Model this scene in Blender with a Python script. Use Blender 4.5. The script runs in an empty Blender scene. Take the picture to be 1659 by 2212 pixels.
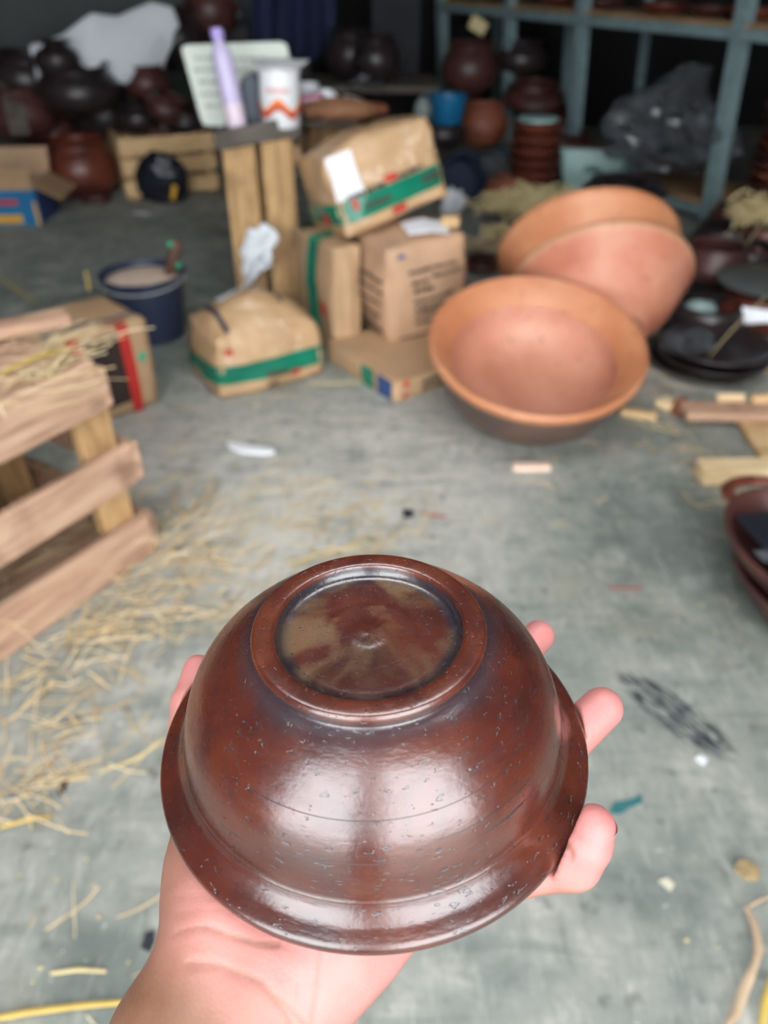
import bpy, bmesh, math, random
import numpy as np
from mathutils import Vector, Matrix, Euler, noise as mnoise

# ------------------------------------------------------------------ camera, world, light, exposure
SC = bpy.context.scene
COL = SC.collection
H = 0.95                       # camera height
PITCH = math.radians(36)
FPX, CX, CY = 1640.0, 829.5, 1106.0
cam_d = bpy.data.cameras.new('camera')
cam = bpy.data.objects.new('camera', cam_d)
COL.objects.link(cam)
cam.location = (0, 0, H)
cam.rotation_euler = (math.pi/2 - PITCH, 0, 0)
cam_d.sensor_fit = 'VERTICAL'
cam_d.sensor_height = 36
cam_d.lens = FPX/2212*36
cam_d.clip_start = 0.02
cam_d.dof.use_dof = True
cam_d.dof.focus_distance = 0.262
cam_d.dof.aperture_fstop = 8.0
SC.camera = cam

world = bpy.data.worlds.new('overcast_sky')
SC.world = world
world.use_nodes = True
bg = world.node_tree.nodes['Background']
bg.inputs['Color'].default_value = (0.93, 0.97, 1.0, 1)
bg.inputs['Strength'].default_value = 8.0
SC.view_settings.view_transform = 'Standard'
SC.view_settings.look = 'None'
SC.view_settings.gamma = 1
SC.view_settings.use_curve_mapping = False
SC.view_settings.exposure = 0.0

# ------------------------------------------------------------------ geometry of the view: where a point on the floor / a depth lies
CAM = np.array([0, 0, H])
FW = np.array([0, math.cos(PITCH), -math.sin(PITCH)])
UPV = np.array([0, math.sin(PITCH), math.cos(PITCH)])
RT = np.array([1.0, 0, 0])
def ray(u, v): return FW + RT*(u-CX)/FPX - UPV*(v-CY)/FPX
def G(u, v, z=0.0):
    d = ray(u, v); t = (z-H)/d[2]
    return Vector(CAM + t*d)
def A(u, v, y):
    d = ray(u, v); return Vector(CAM + d*y/d[1])
def ZAT(P, v):
    k = (CY-v)/FPX; y = P[1]
    return H + y*(k*math.cos(PITCH)-math.sin(PITCH))/(math.cos(PITCH)+k*math.sin(PITCH))

rnd = random.Random(7)

# ------------------------------------------------------------------ materials
def lin(c):
    return tuple(((x/255)/12.92 if x/255 <= 0.04045 else ((x/255+0.055)/1.055)**2.4) for x in c[:3]) + (1,)

class NT:
    def __init__(s, name):
        s.m = bpy.data.materials.new(name); s.m.use_nodes = True
        s.t = s.m.node_tree; s.n = s.t.nodes; s.l = s.t.links
        s.b = s.n['Principled BSDF']
    def new(s, typ, **kw):
        n = s.n.new(typ)
        for k, v in kw.items():
            if k in n.inputs.keys() and not hasattr(n, k): n.inputs[k].default_value = v
            else: setattr(n, k, v)
        return n
    def link(s, a, b): s.l.new(a, b)
    def coord(s, scale=(1, 1, 1), out='Object', rnd_off=False):
        tc = s.new('ShaderNodeTexCoord'); mp = s.new('ShaderNodeMapping')
        mp.inputs['Scale'].default_value = scale
        s.link(tc.outputs[out], mp.inputs['Vector'])
        if rnd_off:
            oi = s.new('ShaderNodeObjectInfo'); mu = s.new('ShaderNodeMath', operation='MULTIPLY'); mu.inputs[1].default_value = 37.0
            s.link(oi.outputs['Random'], mu.inputs[0]); s.link(mu.outputs[0], mp.inputs['Location'])
        return mp.outputs[0]
    def noise(s, vec, scale, detail=4, rough=0.55, dist=0.0):
        n = s.new('ShaderNodeTexNoise'); n.inputs['Scale'].default_value = scale; n.inputs['Detail'].default_value = detail
        n.inputs['Roughness'].default_value = rough; n.inputs['Distortion'].default_value = dist
        s.link(vec, n.inputs['Vector']); return n.outputs['Fac']
    def ramp(s, fac, stops, interp='LINEAR'):
        r = s.new('ShaderNodeValToRGB'); r.color_ramp.interpolation = interp
        e = r.color_ramp.elements
        while len(e) < len(stops): e.new(0.5)
        for el, (p, c) in zip(e, stops):
            el.position = p; el.color = c if len(c) == 4 else tuple(c)+(1,)
        s.link(fac, r.inputs['Fac']); return r.outputs['Color']
    def mask(s, fac, lo, hi):
        m = s.new('ShaderNodeMapRange'); m.inputs['From Min'].default_value = lo; m.inputs['From Max'].default_value = hi
        s.link(fac, m.inputs['Value']); return m.outputs[0]
    def math(s, op, a, b=None):
        m = s.new('ShaderNodeMath', operation=op)
        for i, x in enumerate((a, b)):
            if x is None: continue
            if isinstance(x, (int, float)): m.inputs[i].default_value = x
            else: s.link(x, m.inputs[i])
        return m.outputs[0]
    def mix(s, fac, a, b, blend='MIX'):
        m = s.new('ShaderNodeMix', data_type='RGBA', blend_type=blend)
        if isinstance(fac, (int, float)): m.inputs['Factor'].default_value = fac
        else: s.link(fac, m.inputs['Factor'])
        for x, i in ((a, 6), (b, 7)):
            if isinstance(x, tuple): m.inputs[i].default_value = x
            else: s.link(x, m.inputs[i])
        return m.outputs[2]
    def bump(s, height, strength=0.3, dist=0.002):
        b = s.new('ShaderNodeBump'); b.inputs['Strength'].default_value = strength; b.inputs['Distance'].default_value = dist
        s.link(height, b.inputs['Height']); s.link(b.outputs[0], s.b.inputs['Normal']); return b
    def set(s, color=None, rough=None, **kw):
        if color is not None:
            if isinstance(color, tuple): s.b.inputs['Base Color'].default_value = color
            else: s.link(color, s.b.inputs['Base Color'])
        if rough is not None:
            if isinstance(rough, (int, float)): s.b.inputs['Roughness'].default_value = rough
            else: s.link(rough, s.b.inputs['Roughness'])
        for k, v in kw.items():
            s.b.inputs[k.replace('_', ' ')].default_value = v
        return s.m

def simple(name, c1, c2=None, scale=20, rough=0.6, bump=0.0, bdist=0.002, rnd_off=True, **kw):
    t = NT(name); v = t.coord(rnd_off=rnd_off)
    c2 = c2 or tuple(int(x*0.8) for x in c1)
    n = t.noise(v, scale, 5)
    col = t.ramp(n, [(0.3, lin(c1)), (0.7, lin(c2))])
    if bump: t.bump(n, bump, bdist)
    return t.set(col, rough, **kw)

MAT = {}
def wood(name, c1, c2, c3, axis=0, rough=0.7):
    t = NT(name); sc = [9, 9, 9]; sc[axis] = 0.9
    v = t.coord(tuple(sc), rnd_off=True)
    g = t.noise(v, 6, 6, 0.6, 0.6)
    blot = t.noise(t.coord((2, 2, 2), rnd_off=True), 4, 4)
    col = t.ramp(g, [(0.3, lin(c1)), (0.52, lin(c2)), (0.72, lin(c3))])
    col = t.mix(t.mask(blot, 0.55, 0.72), col, lin(c3))
    fine = t.noise(v, 22, 4)
    t.bump(t.math('ADD', g, fine), 0.5, 0.002)
    return t.set(col, rough)
MAT['wood_old'] = wood('old_rough_wood', (206, 172, 146), (184, 146, 120), (132, 98, 80))
MAT['wood_pale'] = wood('pale_pine_wood', (226, 196, 150), (212, 176, 128), (176, 136, 92))
MAT['wood_cream'] = wood('cream_fresh_wood', (240, 218, 178), (228, 200, 156), (200, 164, 118))
MAT['wood_tan'] = wood('tan_board_wood', (200, 164, 116), (180, 142, 96), (130, 98, 66), axis=2)
MAT['wood_tan_x'] = wood('tan_board_wood_flat', (192, 158, 118), (166, 130, 92), (116, 88, 64))
MAT['wood_grey'] = wood('grey_weathered_wood', (112, 104, 94), (88, 80, 72), (60, 54, 48))

def cardboard(name, c=(196, 158, 120), coat=0.0):
    t = NT(name); v = t.coord(rnd_off=True)
    n = t.noise(v, 7, 4); f = t.noise(t.coord((1, 1, 40), rnd_off=True), 8, 3)
    d = tuple(int(x*0.86) for x in c)
    col = t.ramp(n, [(0.3, lin(c)), (0.75, lin(d))])
    w = t.noise(v, 14, 3, 0.6, 1.2)
    t.bump(t.math('ADD', w, t.math('MULTIPLY', f, 0.15)), 0.45 if coat else 0.2, 0.008 if coat else 0.003)
    t.set(col, 0.62)
    if coat:
        t.b.inputs['Coat Weight'].default_value = coat; t.b.inputs['Coat Roughness'].default_value = 0.05; t.b.inputs['Coat IOR'].default_value = 1.7
        bn = t.new('ShaderNodeBump'); bn.inputs['Strength'].default_value = 0.9; bn.inputs['Distance'].default_value = 0.035
        t.link(t.noise(v, 11, 3, 0.5, 2.0), bn.inputs['Height']); t.link(bn.outputs[0], t.b.inputs['Coat Normal'])
    return t.m
MAT['carton'] = cardboard('brown_cardboard', (190, 154, 118))
MAT['carton_wrapped'] = cardboard('film_wrapped_cardboard', (206, 166, 122), 0.9)
MAT['carton_pale'] = cardboard('pale_cardboard', (200, 160, 128))
MAT['tape_green'] = simple('green_packing_tape', (24, 128, 98), (18, 104, 84), 9, 0.25, 0.2)
MAT['tape_red'] = simple('red_packing_tape', (190, 44, 38), (165, 34, 32), 9, 0.35)
MAT['print_black'] = simple('black_print', (58, 50, 44), (70, 60, 52), 30, 0.7)
MAT['print_grey'] = simple('grey_print', (150, 152, 148), (165, 166, 160), 30, 0.7)
MAT['print_red'] = simple('red_print', (196, 58, 44), (180, 50, 40), 30, 0.6)
MAT['print_orange'] = simple('orange_print', (240, 140, 40), (235, 120, 30), 30, 0.5)
MAT['print_blue'] = simple('blue_print', (40, 62, 110), (50, 80, 130), 30, 0.6)
MAT['dark_inside'] = simple('dark_brown_inside', (52, 36, 32), (40, 28, 26), 12, 0.8)
MAT['paper'] = simple('white_paper', (232, 232, 236), (222, 224, 230), 8, 0.75, 0.2, 0.004)
MAT['cloth_white'] = simple('white_sheet', (226, 230, 234), (212, 216, 220), 5, 0.8, 0.3, 0.01)
MAT['board'] = simple('cream_board', (214, 220, 208), (204, 212, 202), 5, 0.5)
MAT['steel_green'] = None
MAT['plastic_white'] = simple('white_plastic', (238, 238, 240), (232, 233, 236), 5, 0.35)
MAT['plastic_navy'] = simple('navy_plastic', (46, 54, 76), (38, 46, 66), 6, 0.45, 0.1)
MAT['plastic_blue'] = simple('blue_plastic', (30, 116, 164), (22, 96, 142), 6, 0.4)
MAT['plastic_mint'] = simple('mint_plastic', (176, 206, 200), (160, 192, 188), 6, 0.4)
MAT['plastic_lilac'] = simple('lilac_bottle_plastic', (206, 196, 226), (196, 184, 218), 6, 0.25)
MAT['plastic_pink'] = simple('pink_plastic', (186, 130, 146), (170, 112, 130), 12, 0.4)
MAT['lilac_cap'] = simple('lilac_cap_plastic', (182, 164, 226), (170, 150, 216), 6, 0.35)
MAT['black_bag'] = simple('black_bag_plastic', (36, 40, 50), (22, 25, 32), 14, 0.22, 0.8, 0.01)
MAT['black_slate'] = simple('black_tray', (26, 28, 36), (34, 36, 44), 9, 0.5, 0.15)
MAT['cord_grey'] = simple('grey_bamboo', (150, 146, 130), (130, 126, 112), 12, 0.6)
MAT['tarp_blue'] = simple('dark_blue_cloth', (24, 36, 74), (16, 24, 52), 4, 0.8)
MAT['yellow'] = simple('yellow_label', (220, 170, 50), (206, 150, 40), 8, 0.5)
MAT['sawdust'] = simple('pinkish_powder', (206, 184, 166), (190, 166, 148), 60, 0.95, 0.6, 0.004)
MAT['tool_brown'] = simple('brown_handle', (96, 62, 48), (70, 46, 38), 14, 0.5)
MAT['green_bit'] = simple('green_plastic', (70, 170, 130), (60, 150, 116), 8, 0.5)
MAT['teal_bit'] = simple('teal_flake', (50, 110, 112), (40, 96, 100), 20, 0.6)
MAT['red_cloth'] = simple('red_cloth', (190, 40, 34), (160, 30, 28), 10, 0.8, 0.4, 0.01)
MAT['dark_stone'] = simple('dark_chip', (40, 42, 52), (30, 32, 40), 30, 0.6)

def clear_film():
    t = NT('crumpled_clear_film'); v = t.coord(rnd_off=True)
    n = t.noise(v, 7, 3, 0.6, 1.0)
    t.set(lin((84, 88, 92)), 0.1)
    t.b.inputs['IOR'].default_value = 1.6
    mr = t.new('ShaderNodeMapRange'); mr.inputs['From Min'].default_value = 0.3; mr.inputs['From Max'].default_value = 0.7; mr.inputs['To Min'].default_value = 0.15; mr.inputs['To Max'].default_value = 0.85
    t.link(n, mr.inputs['Value']); t.link(mr.outputs[0], t.b.inputs['Alpha'])
    return t.m
MAT['film'] = clear_film()

def steel():
    t = NT('slotted_steel_greenish'); v = t.coord(rnd_off=True)
    n = t.noise(v, 30, 4)
    col = t.ramp(n, [(0.35, lin((126, 146, 148))), (0.7, lin((104, 124, 128)))])
    t.bump(n, 0.1, 0.001)
    return t.set(col, 0.5, Metallic=0.0)
MAT['steel_green'] = steel()

def clay(name, c1, c2, spots=(30, 26, 28), rough=0.35, scale=9, spot=0.64, coat=0.0):
    t = NT(name); v = t.coord(rnd_off=True)
    n = t.noise(v, scale, 5)
    col = t.ramp(n, [(0.3, lin(c1)), (0.7, lin(c2))])
    s = t.noise(v, scale*9, 3)
    col = t.mix(t.mask(s, spot, spot+0.05), col, lin(spots))
    t.bump(t.math('ADD', n, t.math('MULTIPLY', s, 0.2)), 0.25, 0.003)
    return t.set(col, t.ramp(n, [(0.3, (rough,)*3), (0.75, (rough+0.15,)*3)]), Coat_Weight=coat)
MAT['clay_dark'] = clay('smoked_black_clay', (54, 44, 44), (34, 30, 32), rough=0.28)
MAT['clay_brown'] = clay('burnished_brown_clay', (118, 58, 42), (78, 40, 34), rough=0.3)
MAT['clay_plum'] = clay('dark_plum_clay', (92, 54, 48), (60, 38, 36), rough=0.35)
MAT['clay_red'] = clay('red_brown_clay', (150, 84, 58), (112, 62, 46), rough=0.45)

def terracotta(name, c1, c2, c3, smoke_z=None, smoke=(104, 92, 86)):
    t = NT(name); v = t.coord(rnd_off=False)
    n = t.noise(v, 5, 5, 0.6, 0.4); g = t.noise(t.coord((1, 1, 9)), 14, 4)
    col = t.ramp(n, [(0.28, lin(c1)), (0.5, lin(c2)), (0.74, lin(c3))])
    f = t.noise(v, 60, 3)
    col = t.mix(t.mask(f, 0.62, 0.72), col, lin(tuple(int(x*0.8) for x in c2)))
    if smoke_z is not None:
        geo = t.new('ShaderNodeTexCoord'); sx = t.new('ShaderNodeSeparateXYZ'); t.link(geo.outputs['Object'], sx.inputs[0])
        r2 = t.math('SQRT', t.math('ADD', t.math('POWER', sx.outputs[0], 2.0), t.math('POWER', sx.outputs[1], 2.0)))
        # outside wall only: below the lip and outside the bowl cavity
        wall = t.math('ADD', sx.outputs[2], t.math('MULTIPLY', n, 0.05))
        col = t.mix(t.math('MULTIPLY', t.mask(wall, smoke_z+0.03, smoke_z-0.03), 0.85), col, lin(smoke))
    t.bump(t.math('ADD', t.math('MULTIPLY', f, 0.3), g), 0.25, 0.003)
    return t.set(col, 0.5)
MAT['terra_a'] = terracotta('orange_terracotta_smooth', (206, 152, 130), (196, 136, 112), (178, 116, 92))
MAT['terra_dark'] = terracotta('dark_terracotta_wall', (118, 90, 76), (94, 76, 68), (72, 62, 58))  # darker, greyer colour for the front bowl's outside wall
MAT['terra_b'] = terracotta('red_terracotta', (206, 146, 122), (194, 122, 95), (170, 92, 68))
MAT['terra_rim'] = terracotta('pale_terracotta_rim', (212, 162, 132), (200, 144, 110), (184, 124, 92))
MAT['terra_c'] = terracotta('light_orange_terracotta', (206, 146, 108), (192, 126, 88), (174, 106, 70))

def straw_mat():
    t = NT('dry_straw'); g = t.new('ShaderNodeNewGeometry')
    col = t.ramp(g.outputs['Random Per Island'], [(0.0, lin((214, 188, 144))), (0.35, lin((184, 156, 112))), (0.65, lin((222, 202, 166))), (1.0, lin((146, 126, 92)))])
    return t.set(col, 0.7)
MAT['straw'] = straw_mat()
MAT['straw_pale'] = simple('pale_straw', (214, 196, 150), (190, 172, 124), 20, 0.7)
MAT['straw_yellow'] = simple('yellow_straw_stalk', (206, 178, 92), (180, 150, 74), 20, 0.6)
MAT['leaf_dry'] = simple('dry_pinkish_leaf', (196, 170, 142), (160, 134, 108), 25, 0.7)

def concrete():
    t = NT('worn_concrete'); v = t.coord()
    big = t.noise(v, 1.6, 6, 0.62, 0.8); mid = t.noise(v, 7, 6, 0.6, 0.5); fine = t.noise(v, 45, 5, 0.6)
    streak = t.noise(t.coord((1.0, 5.5, 1)), 5, 5, 0.6, 1.0)
    s = t.math('ADD', t.math('MULTIPLY', big, 0.35), t.math('ADD', t.math('MULTIPLY', mid, 0.4), t.math('MULTIPLY', t.noise(v, 22, 6, 0.65, 0.4), 0.25)))
    def patch(u, v, su, sv, edge):     # one paler or darker area of the slab with a ragged outline
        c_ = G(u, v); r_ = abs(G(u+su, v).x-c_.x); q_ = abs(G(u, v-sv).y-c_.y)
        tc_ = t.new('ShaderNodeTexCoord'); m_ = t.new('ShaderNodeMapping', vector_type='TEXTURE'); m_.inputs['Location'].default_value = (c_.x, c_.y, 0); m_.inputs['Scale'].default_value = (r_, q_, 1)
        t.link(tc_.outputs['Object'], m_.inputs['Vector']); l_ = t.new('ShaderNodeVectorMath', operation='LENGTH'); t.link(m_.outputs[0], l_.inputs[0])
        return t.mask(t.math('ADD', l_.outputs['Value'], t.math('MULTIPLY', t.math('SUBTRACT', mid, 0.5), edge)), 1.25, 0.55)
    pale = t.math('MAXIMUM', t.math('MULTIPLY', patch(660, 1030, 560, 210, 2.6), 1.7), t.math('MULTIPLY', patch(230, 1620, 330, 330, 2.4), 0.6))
    dark_area = t.math('MAXIMUM', patch(1470, 1180, 230, 150, 2.4), t.math('MAXIMUM', patch(330, 2100, 330, 110, 3.0), patch(260, 700, 400, 100, 2.0)))
    s = t.math('ADD', s, t.math('SUBTRACT', t.math('MULTIPLY', pale, 0.075), t.math('MULTIPLY', dark_area, 0.085)))
    col = t.ramp(s, [(0.30, lin((82, 90, 86))), (0.43, lin((120, 126, 120))), (0.53, lin((150, 151, 143))), (0.66, lin((198, 194, 183)))])
    col = t.mix(t.math('MULTIPLY', t.mask(streak, 0.52, 0.66), 0.5), col, lin((104, 112, 108)))
    st2 = t.noise(t.coord((6.0, 1.2, 1)), 9, 5, 0.65, 1.4)
    col = t.mix(t.math('MULTIPLY', t.mask(st2, 0.56, 0.68), 0.45), col, lin((96, 100, 94)))
    col = t.mix(t.math('MULTIPLY', t.mask(st2, 0.44, 0.33), 0.35), col, lin((192, 190, 180)))
    # dusty, straw-stained patches
    du = t.noise(t.coord((1, 1, 1)), 3.1, 5, 0.65, 1.2)
    col = t.mix(t.math('MULTIPLY', t.mask(du, 0.56, 0.75), 0.35), col, lin((170, 158, 128)))
    # dark spots
    sp = t.noise(v, 26, 3, 0.5)
    col = t.mix(t.math('MULTIPLY', t.mask(sp, 0.62, 0.70), 0.75), col, lin((104, 104, 98)))
    # light crumbs
    cr = t.noise(v, 70, 2, 0.5)
    col = t.mix(t.math('MULTIPLY', t.mask(cr, 0.70, 0.75), 0.7), col, lin((208, 204, 188)))
    # black scuff marks, one drag of rubber on the floor
    c = G(1455, 1540); tc = t.new('ShaderNodeTexCoord'); mp = t.new('ShaderNodeMapping', vector_type='TEXTURE')
    mp.inputs['Location'].default_value = (c.x, c.y, 0); mp.inputs['Rotation'].default_value = (0, 0, math.radians(-52)); mp.inputs['Scale'].default_value = (0.105, 0.034, 1)
    t.link(tc.outputs['Object'], mp.inputs['Vector'])
    ln = t.new('ShaderNodeVectorMath', operation='LENGTH'); t.link(mp.outputs[0], ln.inputs[0])
    m2 = t.new('ShaderNodeMapping'); m2.inputs['Scale'].default_value = (1.2, 2.3, 1); t.link(mp.outputs[0], m2.inputs['Vector'])
    sc = t.noise(m2.outputs[0], 2.0, 3, 0.55)
    mk = t.math('MULTIPLY', t.mask(ln.outputs['Value'], 1.1, 0.85), t.mask(sc, 0.47, 0.51))
    col = t.mix(t.math('MULTIPLY', mk, 0.95), col, lin((40, 44, 54)))
    t.bump(t.math('ADD', t.math('MULTIPLY', fine, 0.5), mid), 0.35, 0.006)
    return t.set(col, 0.62)
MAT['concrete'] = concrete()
MAT['plaster'] = simple('grey_plaster', (98, 102, 102), (86, 90, 91), 2.5, 0.9, 0.2)
MAT['ceiling'] = simple('dark_tin_ceiling', (44, 44, 44), (34, 34, 34), 3, 0.8)
MAT['dark_wall'] = simple('dark_brick_wall', (40, 38, 38), (30, 29, 30), 3, 0.9)
MAT['shade_black'] = simple('shade_black_wall', (20, 20, 21), (14, 14, 15), 3, 0.95)  # near-black wall colour holds the shade behind the rack
MAT['pillar_blocker'] = simple('dark_grey_pillar_blocker', (48, 48, 52), (38, 38, 42), 4, 0.85)

# ------------------------------------------------------------------ mesh helpers
def mesh(name, verts, faces, smooth=True):
    me = bpy.data.meshes.new(name)
    me.from_pydata([tuple(v) for v in verts], [], faces)
    me.update()
    if smooth:
        me.polygons.foreach_set('use_smooth', [True]*len(me.polygons))
    return me
def sharpen(me, deg=40):
    try: me.set_sharp_from_angle(angle=math.radians(deg))
    except Exception: pass
    return me
def obj(name, me, mat, parent=None, loc=(0, 0, 0), rot=(0, 0, 0), scale=(1, 1, 1)):
    o = bpy.data.objects.new(name, me); COL.objects.link(o)
    if mat is not None and me is not None and len(me.materials) == 0: me.materials.append(MAT[mat] if isinstance(mat, str) else mat)
    o.location = loc; o.rotation_euler = rot; o.scale = scale
    if parent is not None: o.parent = parent
    return o
def tag(o, label, cat, group=None, kind=None):
    o['label'] = label; o['category'] = cat
    if group: o['group'] = group
    if kind: o['kind'] = kind
    return o
def thing(name, label, cat, loc=(0, 0, 0), rot=(0, 0, 0), group=None):
    o = bpy.data.objects.new(name, None); COL.objects.link(o); o.empty_display_size = 0.05
    o.location = loc; o.rotation_euler = rot
    return tag(o, label, cat, group)
def struct(name, me, mat):
    o = obj(name, me, mat); o['kind'] = 'structure'; return o

def box(sx, sy, sz, bev=0.004, seg=1, wob=0.0, seed=0):
    bm = bmesh.new(); bmesh.ops.create_cube(bm, size=1)
    for v in bm.verts: v.co = Vector((v.co.x*sx, v.co.y*sy, v.co.z*sz))
    if bev > 0: bmesh.ops.bevel(bm, geom=list(bm.edges), offset=bev, segments=seg, affect='EDGES', profile=0.5)
    if wob:
        r = random.Random(seed)
        for v in bm.verts: v.co += Vector((r.uniform(-wob, wob), r.uniform(-wob, wob), r.uniform(-wob, wob)))
    me = bpy.data.meshes.new('box'); bm.to_mesh(me); bm.free()
    return me
def lathe(prof, seg=48, closed=False, wob=0.0, seed=0, sx=1.0, sy=1.0):
    verts, faces = [], []; n = len(prof); idx = []
    r = random.Random(seed)
    ph = [r.uniform(0, 6.28) for _ in range(3)]
    for (rad, z) in prof:
        if rad < 1e-6:
            idx.append([len(verts)]*seg); verts.append((0, 0, z))
        else:
            row = []
            for k in range(seg):
                a = 2*math.pi*k/seg
                rr = rad*(1+wob*(math.sin(2*a+ph[0])+0.5*math.sin(3*a+ph[1])))
                zz = z+wob*0.06*math.sin(2*a+ph[2])
                row.append(len(verts)); verts.append((rr*math.cos(a)*sx, rr*math.sin(a)*sy, zz))
            idx.append(row)
    rng = range(n) if closed else range(n-1)
    for i in rng:
        p, q = idx[i], idx[(i+1) % n]
        for k in range(seg):
            k2 = (k+1) % seg
            f = [p[k], p[k2], q[k2], q[k]]
            g = []
            for x in f:
                if x not in g: g.append(x)
            if len(g) >= 3: faces.append(g)
    return sharpen(mesh('lathe', verts, faces), 50)
def smooth_prof(pts, n=4):
    out = []
    P = [np.array(p, float) for p in pts]
    for i in range(len(P)-1):
        p0 = P[max(i-1, 0)]; p1 = P[i]; p2 = P[i+1]; p3 = P[min(i+2, len(P)-1)]
        for k in range(n):
            t = k/n
            q = 0.5*((2*p1)+(-p0+p2)*t+(2*p0-5*p1+4*p2-p3)*t*t+(-p0+3*p1-3*p2+p3)*t**3)
            out.append((max(q[0], 0), q[1]))
    out.append(tuple(P[-1])); return out
def tube(pts, rad, seg=8, flat=1.0, closed_ends=True):
    P = [Vector(p) for p in pts]; n = len(P)
    R = rad if isinstance(rad, (list, tuple)) else [rad]*n
    verts, faces = [], []
    up = Vector((0, 0, 1))
    for i in range(n):
        t = (P[min(i+1, n-1)]-P[max(i-1, 0)]).normalized()
        s = t.cross(up)
        if s.length < 1e-3: s = Vector((1, 0, 0))
        s.normalize(); w = s.cross(t).normalized()
        for k in range(seg):
            a = 2*math.pi*k/seg
            verts.append(P[i]+s*math.cos(a)*R[i]+w*math.sin(a)*R[i]*flat)
    for i in range(n-1):
        for k in range(seg):
            k2 = (k+1) % seg
            faces.append((i*seg+k, i*seg+k2, (i+1)*seg+k2, (i+1)*seg+k))
    if closed_ends:
        faces.append(tuple(range(seg-1, -1, -1))); faces.append(tuple(range((n-1)*seg, n*seg)))
    return sharpen(mesh('tube', verts, faces), 60)

class Puff:
    """a packed carton: box with bulged faces and wrinkles; tapes and prints follow its surface"""
    def __init__(s, w, d, h, bulge=0.02, wr=0.003, seed=0, taper=0.0, topbulge=None, rnd_=0.12):
        s.d = (w/2, d/2, h/2); s.b = bulge; s.wr = wr; s.seed = seed; s.tp = taper; s.tb = bulge if topbulge is None else topbulge; s.r = rnd_
    def P(s, q, push=0.0):
        x, y, z = q
        c = Vector((x*s.d[0], y*s.d[1], z*s.d[2]))
        # rounded edges: pull vertices near edges in
        def fall(a, b): return max(0.0, (1-a*a)*(1-b*b))
        n = Vector((0, 0, 0))
        if abs(x) > 0.999: n.x = math.copysign(1, x); 
        if abs(y) > 0.999: n.y = math.copysign(1, y)
        if abs(z) > 0.999: n.z = math.copysign(1, z)
        off = Vector((0, 0, 0))
        if n.x: off.x += n.x*s.b*fall(y, z)
        if n.y: off.y += n.y*s.b*fall(x, z)
        if n.z > 0: off.z += s.tb*fall(x, y)
        tp = 1-s.tp*(z+1)/2
        c = Vector((c.x*tp, c.y*tp, c.z))
        m = min(s.d)*s.r
        if (n.x != 0)+(n.y != 0)+(n.z != 0) >= 2:
            c -= n*m*0.35
        w = mnoise.noise(Vector((x*1.7+s.seed*3.1, y*1.7, z*1.7+s.seed)))*s.wr*3 + mnoise.noise(Vector((x*4+s.seed, y*4, z*4)))*s.wr
        if n.length > 0: off += n.normalized()*(w+push)
        if z < -0.98: off.z = max(off.z, 0)
        return c+off
    def body(s, N=10):
        verts, faces = [], []; key = {}
        def vid(q):
            k = tuple(round(a, 5) for a in q)
            if k not in key: key[k] = len(verts); verts.append(s.P(q))
            return key[k]
        g = [-1+2*i/N for i in range(N+1)]
        g[0], g[-1] = -1, 1
        g = [-1, -0.94]+g[1:-1]+[0.94, 1]
        M = len(g)-1
        for ax in range(3):
            for sg in (-1, 1):
                for i in range(M):
                    for j in range(M):
                        def q(a, b):
                            p = [0, 0, 0]; p[ax] = sg; p[(ax+1) % 3] = a; p[(ax+2) % 3] = b; return tuple(p)
                        f = [vid(q(g[i], g[j])), vid(q(g[i+1], g[j])), vid(q(g[i+1], g[j+1])), vid(q(g[i], g[j+1]))]
                        faces.append(f if sg > 0 else f[::-1])
        return mesh('carton', verts, faces)
    def ring(s, z0, z1, push=0.0025, N=12, axis='z'):
        """a tape band running once around the carton"""
        per = []
        for k in range(N): per.append((-1+2*k/N, -1))
        for k in range(N): per.append((1, -1+2*k/N))
        for k in range(N): per.append((1-2*k/N, 1))
        for k in range(N): per.append((-1, 1-2*k/N))
        zs = [z0+(z1-z0)*i/3 for i in range(4)]
        verts, faces = [], []
        for (x, y) in per:
            for z in zs:
                q = (x, y, z) if axis == 'z' else ((z, x, y) if axis == 'x' else (x, z, y))
                verts.append(s.P(q, push))
        L = len(per)
        for i in range(L):
            for j in range(3):
                a = i*4+j; b = ((i+1) % L)*4+j
                faces.append((a, b, b+1, a+1))
        return mesh('tape', verts, faces)
    def patch(s, face, u0, u1, v0, v1, push=0.004, N=4):
        """flat print or label on one face; face in +x -x +y -y +z"""
        ax = 'xyz'.index(face[1]); sg = 1 if face[0] == '+' else -1
        verts, faces = [], []
        for i in range(N+1):
            for j in range(N+1):
                u = u0+(u1-u0)*i/N; v = v0+(v1-v0)*j/N
                p = [0, 0, 0]; p[ax] = sg
                if ax == 2: p[0], p[1] = u, v
                elif ax == 0: p[1], p[2] = u, v
                else: p[0], p[2] = u, v
                verts.append(s.P(tuple(p), push))
        for i in range(N):
            for j in range(N):
                a = i*(N+1)+j
                faces.append((a, a+N+1, a+N+2, a+1))
        return mesh('patch', verts, faces)
def join_meshes(ms, name='joined'):
    verts, faces = [], []
    for m in ms:
        o = len(verts); verts += [v.co.copy() for v in m.vertices]
        faces += [tuple(i+o for i in p.vertices) for p in m.polygons]
    return mesh(name, verts, faces)
def text_marks(puff, face, lines, push=0.004, seed=0):
    """rows of blurred word-like dashes; lines = (u0,u1,v,height)"""
    r = random.Random(seed); ms = []
    for (u0, u1, v, hh) in lines:
        u = u0
        while u < u1-0.02:
            w = min(r.uniform(0.05, 0.17), u1-u); ms.append(puff.patch(face, u, u+w, v-hh/2*r.uniform(.8, 1.1), v+hh/2*r.uniform(.8, 1.1), push, 2)); u += w+r.uniform(0.012, 0.03)
    return join_meshes(ms)

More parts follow.
